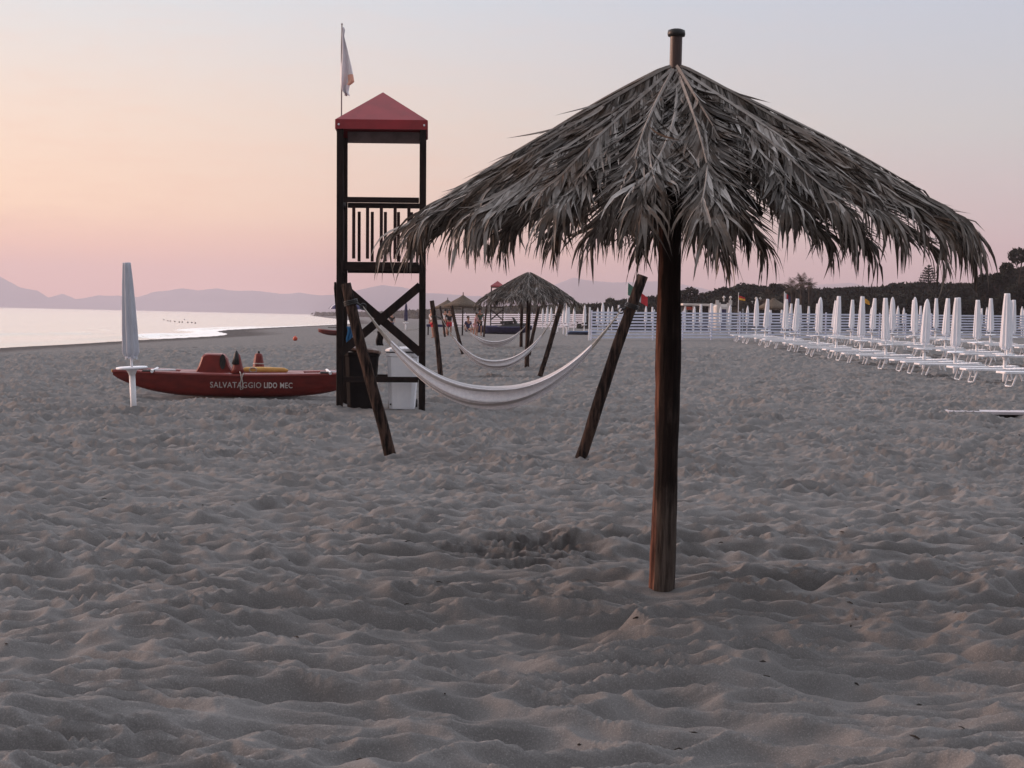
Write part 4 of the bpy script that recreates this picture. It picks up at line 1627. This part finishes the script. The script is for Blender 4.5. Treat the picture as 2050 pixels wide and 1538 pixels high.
wheelie(805, TY + .55, 'white_plastic', 'white_plastic', 'white plastic bin with a domed lid under the tower', h=1.03, wd=.54)
wheelie(723, TY + .45, 'bin_dark', 'brown', 'black bin with a brown lid under the tower', h=1.02, wd=.56, open_lid=True)


# ------------------------------------------------------------------ smaller things on the beach
o = MB().lathe([(.002, 0), (.05, .01), (.105, .05), (.135, .12), (.13, .19), (.09, .25), (.03, .275), (.025, .30), (.004, .31)], 20).build('buoy', M['orange'], smooth=True)
o.location = G(591, 92, -.02)
tag(o, 'round orange buoy lying on the sand before the surf', 'buoy')

# board lying on the sand at the right edge
p = G(1893, 27.6); q = G(2110, 27.4)
m = MB()
dd = q - p
root = empty('boardwalk_plank', p)
tag(root, 'pale bleached board lying flat on the sand at the right edge', 'plank')
m = MB(); m.beam((0, 0, .03), dd + Vector((0, 0, .03)), .60, .05); m.build('plank_top', M['board'], root)
MB().beam((.25, .0, .0), (.25, .3, .0), .10, .03).build('batten', M['board'], root)
MB().beam((1.2, .0, .0), (1.2, .3, .0), .10, .03).build('batten', M['board'], root)


def open_umbrella(px, Y, label, r_=.9, h=1.95):
    root = empty('sunshade', G(px, Y))
    tag(root, label, 'beach umbrella')
    MB().tube([(0, 0, -.1), (0, 0, h + .15)], .018, 8).build('pole', M['white_metal'], root)
    n = 24
    prof = [(1, 0), (.86, .14), (.6, .28), (.3, .37), (.02, .41)]
    V = []
    for k, z in prof:
        for i in range(n):
            a = 2 * math.pi * i / n
            rr = k * r_ * (1 - .04 * (i % 3 != 0) * k)
            V.append((rr * math.cos(a), rr * math.sin(a), h - .3 + z))
    F_ = [(j * n + i, j * n + (i + 1) % n, (j + 1) * n + (i + 1) % n, (j + 1) * n + i) for j in range(4) for i in range(n)]
    c = MB(); c.add(V, F_)
    o = c.build('canopy', M['navy'], root)
    o.data.materials.append(M['white_cloth'])
    for p_ in o.data.polygons:
        if (p_.index % n) // 3 % 2 == 0 and p_.index % 3 == 1: p_.material_index = 1
    sm = o.modifiers.new('thickness', 'SOLIDIFY'); sm.thickness = .004
    return root


open_umbrella(694, 78, 'open navy umbrella with pale stripes behind the left posts of the tower', r_=.92)
u = folded('distant folded navy beach umbrella seen between the tower posts', mat='navy', big=True, seed=5, flat=False)
u.location = G(812, 155)
u.scale = (1.15,) * 3


def towel(px0, px1, py0, py1, Y, mat, label):
    root = MB()
    nr, nc = 14, 10
    V = []
    o0 = P(px0, py1, Y)
    for i in range(nr):
        for k in range(nc):
            q = P(px0 + (px1 - px0) * (k / (nc - 1)) + 1.5 * math.sin(i * .5), py0 + (py1 - py0) * i / (nr - 1), Y) - o0
            q.y += .035 * math.sin(k * 1.7 + i * .2)
            V.append(tuple(q))
    t = np_mesh('towel', V, grid_faces(nr, nc), M[mat])
    t.location = o0
    sm = t.modifiers.new('thickness', 'SOLIDIFY'); sm.thickness = .008
    tag(t, label, 'towel')


towel(694, 707, 654, 689, TY + 1.35, 'blue', 'bright blue towel hanging at the back of the tower')
towel(754, 768, 662, 692, TY + 1.62, 'black_cloth', 'black cloth hanging beneath the crossing of the tower braces')
# rope the black cloth and towel hang from
m = MB().tube([P(688, 655, TY + 1.38), P(730, 664, TY + 1.5), P(842, 660, TY + 1.44)], .006, 5).build('clothes_line', M['rope'])
tag(m, 'thin cord strung between the back posts of the tower', 'rope')


def dinghy(px, Y, L, mat, label, rz=0., h=.45, cat='boat', deck='black'):
    root = empty('dinghy', G(px, Y), rz)
    tag(root, label, cat)
    V = []
    for i in range(21):
        u = -1 + 2 * i / 20
        hw = .55 * max(0, 1 - abs(u) ** 3) ** .6 + .01
        k = h * .75 * max(u, 0) ** 3
        d = h + .12 * max(u, 0) ** 2
        for s in range(9):
            a = s / 8 * 2 - 1
            V.append((u * L / 2, math.copysign(abs(a) ** .6, a) * hw if a else 0, k + (d - k) * abs(a) ** 1.5))
    np_mesh('hull', V, grid_faces(21, 9), M[mat], root)
    MB().tube([(L / 2 * u, .55 * max(0, 1 - abs(u) ** 3) ** .6 * s, h + .12 * max(u, 0) ** 2) for s, us in ((-1, np.linspace(-1, 1, 15)), (1, np.linspace(1, -1, 15))) for u in us], .05, 8).build('gunwale', M[mat], root, smooth=True)
    MB().box((0, 0, h - .05), (.25, 1.0, .04)).build('thwart', M[deck], root)
    return root


d_ = dinghy(676, 122, 3.0, 'hull_red', 'distant red boat at the waterline behind the tower', rz=R(175), h=.35)
MB().box((.1, 0, .62), (1.3, .1, .05)).build('oar', M['rail_wood'], d_)
dinghy(1016, 118, 3.6, 'navy', 'navy dinghy lying on sand in front of the distant fence', rz=.1, h=.5)
d2 = dinghy(982, 128, 2.6, 'navy', 'small dark dinghy beside the bathers', rz=.4, h=.5)
k_ = dinghy(1165, 118, 2.2, 'canoe_blue', 'small blue canoe lying left of the slatted fence end', rz=.12, h=.22, cat='canoe')
# upright jet ski / buggy silhouette standing behind the dinghy
root = empty('jet_ski', G(1024, 124))
tag(root, 'dark jet ski parked behind the navy dinghy', 'jet ski')
MB().tube([(-1.1, 0, .35), (-.5, 0, .4), (.4, 0, .45), (1.1, 0, .62), (1.4, 0, .75)], [.22, .34, .36, .24, .03], 12).build('hull', M['black'], root, smooth=True)
MB().box((-.4, 0, .86), (1.0, .34, .22), Euler((0, -.08, 0))).build('seat', M['black'], root)
MB().tube([(.35, 0, .7), (.15, 0, 1.15), (.05, 0, 1.25)], [.16, .09, .05], 8).build('steering_column', M['black'], root)
MB().tube([(.05, -.35, 1.25), (.05, .35, 1.25)], .03, 6).build('handlebar', M['black'], root)


# ------------------------------------------------------------------ people (about 20 px tall in the render)
def skin_mesh(name, verts, edges, m, parent, sub=2):
    bm = bmesh.new()
    ly = bm.verts.layers.skin.verify()
    vs = []
    for i, (co, r_) in enumerate(verts):
        v = bm.verts.new(co)
        v[ly].radius = r_ if hasattr(r_, '__len__') else (r_, r_)
        v[ly].use_root = (i == 0)
        vs.append(v)
    for a, b in edges:
        bm.edges.new((vs[a], vs[b]))
    me = bpy.data.meshes.new(name)
    bm.to_mesh(me)
    bm.free()
    me.materials.append(m)
    o = bpy.data.objects.new(name, me)
    col.objects.link(o)
    o.parent = parent
    o.modifiers.new('skin', 'SKIN').use_smooth_shade = True
    s = o.modifiers.new('sub', 'SUBSURF')
    s.levels = sub; s.render_levels = sub
    return o


def person(px, Y, label, rz, top, low, pose='stand', h=1.7):
    root = empty('person', G(px, Y), rz, h / 1.7)
    tag(root, label, 'person')
    if pose == 'sit':
        hipz = .42
        j = {'hip': (0, 0, hipz), 'kl': (.10, -.42, hipz + .05), 'kr': (-.10, -.44, hipz + .03), 'fl': (.11, -.50, .04), 'fr': (-.11, -.55, .04)}
        lean = .04
    else:
        hipz = .92
        j = {'hip': (0, 0, hipz), 'kl': (.10, -.06, .50), 'kr': (-.11, .03, .49), 'fl': (.12, .02, .05), 'fr': (-.13, .10, .05)}
        lean = .10 if pose == 'lean' else .0
    b = hipz
    V = [((0, 0, b), (.145, .10)), ((0, -lean * .4, b + .22), (.125, .09)), ((0, -lean, b + .44), (.155, .10)), ((0, -lean, b + .55), (.06, .055)), ((0, -lean - .01, b + .64), (.07, .08)),
         ((0, -lean - .02, b + .73), (.075, .09)), ((0, -lean - .015, b + .79), (.04, .05)),
         ((.19, -lean, b + .47), .05), ((.24, -lean - .04, b + .22), .042), ((.20, -lean - .22, b + .05), .032), ((.19, -lean - .28, b + .02), .022),
         ((-.19, -lean, b + .47), .05), ((-.27, -lean + .02, b + .22), .042), ((-.25, -lean - .03, b - .02), .032), ((-.25, -lean - .05, b - .10), .022),
         ((.09, 0, b - .06), .085), (j['kl'], .058), (j['fl'], .038), ((j['fl'][0], j['fl'][1] - .14, .03), .03),
         ((-.09, 0, b - .06), .085), (j['kr'], .058), (j['fr'], .038), ((j['fr'][0], j['fr'][1] - .14, .03), .03)]
    E = [(0, 1), (1, 2), (2, 3), (3, 4), (4, 5), (5, 6), (2, 7), (7, 8), (8, 9), (9, 10), (2, 11), (11, 12), (12, 13), (13, 14), (0, 15), (15, 16), (16, 17), (17, 18), (0, 19), (19, 20), (20, 21), (21, 22)]
    skin_mesh('body', V, E, M['skin'], root)
    skin_mesh('shirt', [((0, 0, b + .03), (.16, .115)), ((0, -lean * .4, b + .22), (.145, .11)), ((0, -lean, b + .45), (.17, .115)), ((.20, -lean, b + .46), .068), ((.235, -lean - .02, b + .30), .062), ((-.20, -lean, b + .46), .068), ((-.255, -lean + .01, b + .30), .062)],
              [(0, 1), (1, 2), (2, 3), (3, 4), (2, 5), (5, 6)], M[top], root)
    kl = Vector(j['kl']); kr = Vector(j['kr']); hl = Vector((.09, 0, b - .06)); hr = Vector((-.09, 0, b - .06))
    skin_mesh('shorts', [((0, 0, b + .02), (.155, .115)), (hl, .10), (hl.lerp(kl, .7), .085), (hr, .10), (hr.lerp(kr, .7), .085)], [(0, 1), (1, 2), (0, 3), (3, 4)], M[low], root)
    hr_ = MB().lathe([(.03, -.02), (.085, .0), (.10, .06), (.088, .12), (.04, .155), (.004, .16)], 12, c=(0, -lean + .02, b + .70))
    hr_.build('hair', M['hair'], root, smooth=True)
    return root


person(959.5, 104, 'person with dark hair standing in dark green top by the hammocks', R(20), 'teal', 'black_cloth', 'stand', 1.72)
person(951, 102, 'person in pale pink clothes leaning, left of the dark-haired bather', R(70), 'pink', 'pink', 'lean', 1.45)
person(866, 90, 'person in red shorts bending behind the slim hammock post', R(-60), 'white_cloth', 'red_cloth', 'lean', 1.6)
person(891, 112, 'person in a white shirt standing near the straw parasol', R(160), 'white_cloth', 'black_cloth', 'stand', 1.7)
person(899, 100, 'person in dark shirt just left of the straw parasol pole', R(10), 'black_cloth', 'red_cloth', 'stand', 1.6)
person(936, 103, 'person in navy seated right of the straw parasol pole', R(40), 'navy', 'navy', 'sit', 1.7)
person(784, 130, 'distant person in dark clothes near the water between the tower braces', R(30), 'black_cloth', 'navy', 'stand', 1.6)

# small table with a dark cover under the straw parasol
root = empty('beach_table', G(877, 104))
tag(root, 'low dark-covered table beside the bathers on the left', 'table')
MB().box((0, 0, .62), (1.5, .7, .16)).build('table_top', M['navy'], root)
for x in (-.65, .65):
    for y in (-.28, .28):
        MB().box((x, y, .27), (.05, .05, .54)).build('leg', M['dark_wood'], root)


# ------------------------------------------------------------------ flags
def flag(px, Y, py_top, py_base, cols, wpx, hpx, label, droop=.3, horizontal=False, side=1, seed=0):
    top = P(px, py_top, Y)
    root = empty('flag', Vector((top.x, top.y, gz(top.x, top.y))))
    tag(root, label, 'flag')
    g = root.location
    H = top.z - g.z
    MB().tube([(0, 0, -.1), (0, 0, H)], .028, 8).build('pole', M['white_metal'], root)
    W_ = wpx / F * Y; Hh = hpx / F * Y
    n = 18
    for ci, cmat in enumerate(cols):
        V = []
        for i in range(n // len(cols) + 1):
            for k in range(13):
                if horizontal:
                    v = (ci + i / (n // len(cols))) / len(cols); u = k / 12
                else:
                    u = (ci + i / (n // len(cols))) / len(cols); v = k / 12
                x = side * W_ * u
                z = H - .05 - Hh * v * (1 - .25 * u) - droop * Hh * u * 1.6
                y = .10 * math.sin(u * 8 + v * 2 + seed) * u
                V.append((x, y - .03, z))
        o = np_mesh('stripe', V, grid_faces(n // len(cols) + 1, 13), M[cmat], root)
        sm = o.modifiers.new('thickness', 'SOLIDIFY'); sm.thickness = .006
    return root


flag(1257.5, 110, 565, 640, ['green_cloth', 'white_cloth', 'red_cloth'], 40, 24, 'green, white and red flag behind the head of the leaning hammock post', droop=.75)
flag(1479, 118, 586, 640, ['black_cloth', 'red_cloth', 'gold_cloth'], 13, 13, 'black, red and gold flag on a pole beside the beach bar', droop=.25, horizontal=True)
flag(1570.5, 118, 584, 640, ['white_cloth', 'red_cloth', 'navy'], 12, 16, 'drooping white, red and blue flag right of the beach bar', droop=.35, horizontal=False, seed=2)
flag(1725, 96, 593, 640, ['gold_cloth', 'gold_cloth'], 16, 10, 'orange flag flying among the folded umbrellas', droop=.5)


# ------------------------------------------------------------------ beach bar and pavilion behind the fence
def beach_bar():
    Y = 165
    a = P(1372, 622, Y); b = P(1452, 622, Y)
    g = gz(a.x, Y)
    root = empty('beach_bar', (a.x, Y, g))
    tag(root, 'low white beach bar with pergola roof and open front behind the fence', 'building')
    Wb = b.x - a.x
    zt = P(1400, 608, Y).z - g
    MB().box((Wb / 2, 2.5, zt - .12), (Wb + .6, 6, .22)).build('roof', M['cream'], root)
    MB().box((Wb / 2, 5.3, zt / 2 - .15), (Wb, .2, zt - .3)).build('back_wall', M['cream'], root)
    for k in range(6):
        MB().box((k * Wb / 5, 0, (zt - .24) / 2), (.16, .16, zt - .24)).build('post', M['white_plastic'], root)
    MB().box((Wb * .35, .3, .6), (Wb * .5, .5, 1.2)).build('counter', M['navy'], root)
    MB().box((Wb * .75, 1.2, .9), (Wb * .22, .8, 1.8)).build('cabinet', M['brown'], root)
    MB().box((Wb * .1, .2, zt - .5), (1.0, .08, .3)).build('awning', M['orange'], root)


beach_bar()


def cren_wall(px0, px1, pyt, pyb, Y, label):
    a = P(px0, pyt, Y); b = P(px1, pyt, Y)
    zb = P(px0, pyb, Y).z
    g = gz(a.x, Y)
    root = empty('white_building', (a.x, Y, g))
    tag(root, label, 'building')
    Wb = b.x - a.x
    h0 = zb - g; h1 = a.z - g
    MB().box((Wb / 2, 2, h0 / 2), (Wb, 4, h0)).build('wall', M['cream'], root)
    for k in range(2):
        x = Wb * (.1 + .8 * k)
        MB().box((x, .06, h0 + (h1 - h0) / 2 + .002), (Wb * .2, .12, h1 - h0)).build('parapet_block', M['cream'], root)
        MB().box((x - (1 if k else -1) * Wb * .16, .06, h0 + (h1 - h0) / 4 + .002), (Wb * .118, .12, (h1 - h0) / 2)).build('parapet_step', M['cream'], root)
    for k in range(2):
        MB().lathe([(.08, 0), (.06, .25), (.16, .38), (.1, .5), (.02, .55)], 10, c=(Wb * (.5 + .4 * k), .1, h1 - .1)).build('urn', M['cream'], root)
    MB().box((Wb * .5, -.01, h0 * .45), (Wb * .3, .05, h0 * .8)).build('door', M['navy'], root)


cren_wall(1433, 1466, 601, 611, 162, 'white building with stepped crenellated parapet left of the black, red and gold flag')
cren_wall(1504, 1524, 603, 609, 168, 'small white building with a low parapet left of the low bushy palm')

# dry twigs, weed and shell bits caught in the sand
def debris():
    rg = np.random.default_rng(77)
    m = MB()
    for k in range(230):
        y = 5.2 + 24 * rg.random() ** 1.6
        x = rg.uniform(-.36, .36) * y
        z = gz(x, y) + float(relief(np.array([x]), np.array([y]))[0])
        a = rg.uniform(0, 6.28); l = rg.uniform(.006, .028); r_ = rg.uniform(.0015, .004)
        d = Vector((math.cos(a) * l, math.sin(a) * l, rg.uniform(-.2, .5) * l))
        p = Vector((x, y, z + .002))
        m.tube([p - d, p + Vector((0, 0, l * .2)), p + d], [r_, r_ * 1.4, r_ * .5], 5)
    o = m.build('beach_debris', M['bark'])
    tag(o, 'tiny dark twigs and weed scraps scattered over the foreground sand', 'debris', kind='stuff')


debris()

# line of small floats out on the water
fp = [(328, 641), (336, 643.5), (341, 644), (350, 645), (359, 646), (365, 646), (369, 640.5), (376, 646.5), (384, 647), (391, 648)]
proto = None
for i, (px, py) in enumerate(fp):
    v = ray(px, py)
    t = (SEA - EYE.z) / v.z
    q = EYE + v * t
    if proto is None:
        proto = MB().lathe([(.02, -.2), (.13, 0), (.15, .08), (.10, .2), (.03, .25)], 10).build('sea_float', M['black'], smooth=True)
        o = proto
    else:
        o = proto.copy(); col.objects.link(o)
    o.location = q
    tag(o, 'small dark float in the line bobbing on the calm sea', 'float', 'dark floats on the sea')

# ------------------------------------------------------------------ haze over the gulf
def haze():
    m = bpy.data.materials.new('haze air')
    m.use_nodes = True
    nt = m.node_tree
    nt.nodes.clear()
    v = N(nt, 'ShaderNodeVolumePrincipled', ins={'Color': (.67, .60, .64, 1), 'Density': .00024, 'Anisotropy': 0.0})
    out = nt.nodes.new('ShaderNodeOutputMaterial')
    nt.links.new(v.outputs[0], out.inputs['Volume'])
    mb = MB()
    a = 6600; z0 = -30; z1 = 175
    mb.v = [(-a, -400, z0), (a, -400, z0), (a, a, z0), (-a, a, z0), (-a, -400, z1), (a, -400, z1), (a, a, z1), (-a, a, z1)]
    mb.f = [(3, 2, 1, 0), (4, 5, 6, 7), (0, 1, 5, 4), (1, 2, 6, 5), (2, 3, 7, 6), (3, 0, 4, 7)]
    o = mb.build('haze', m)
    tag(o, 'thin violet evening haze hanging over the gulf and its hills', 'haze', kind='stuff')


haze()
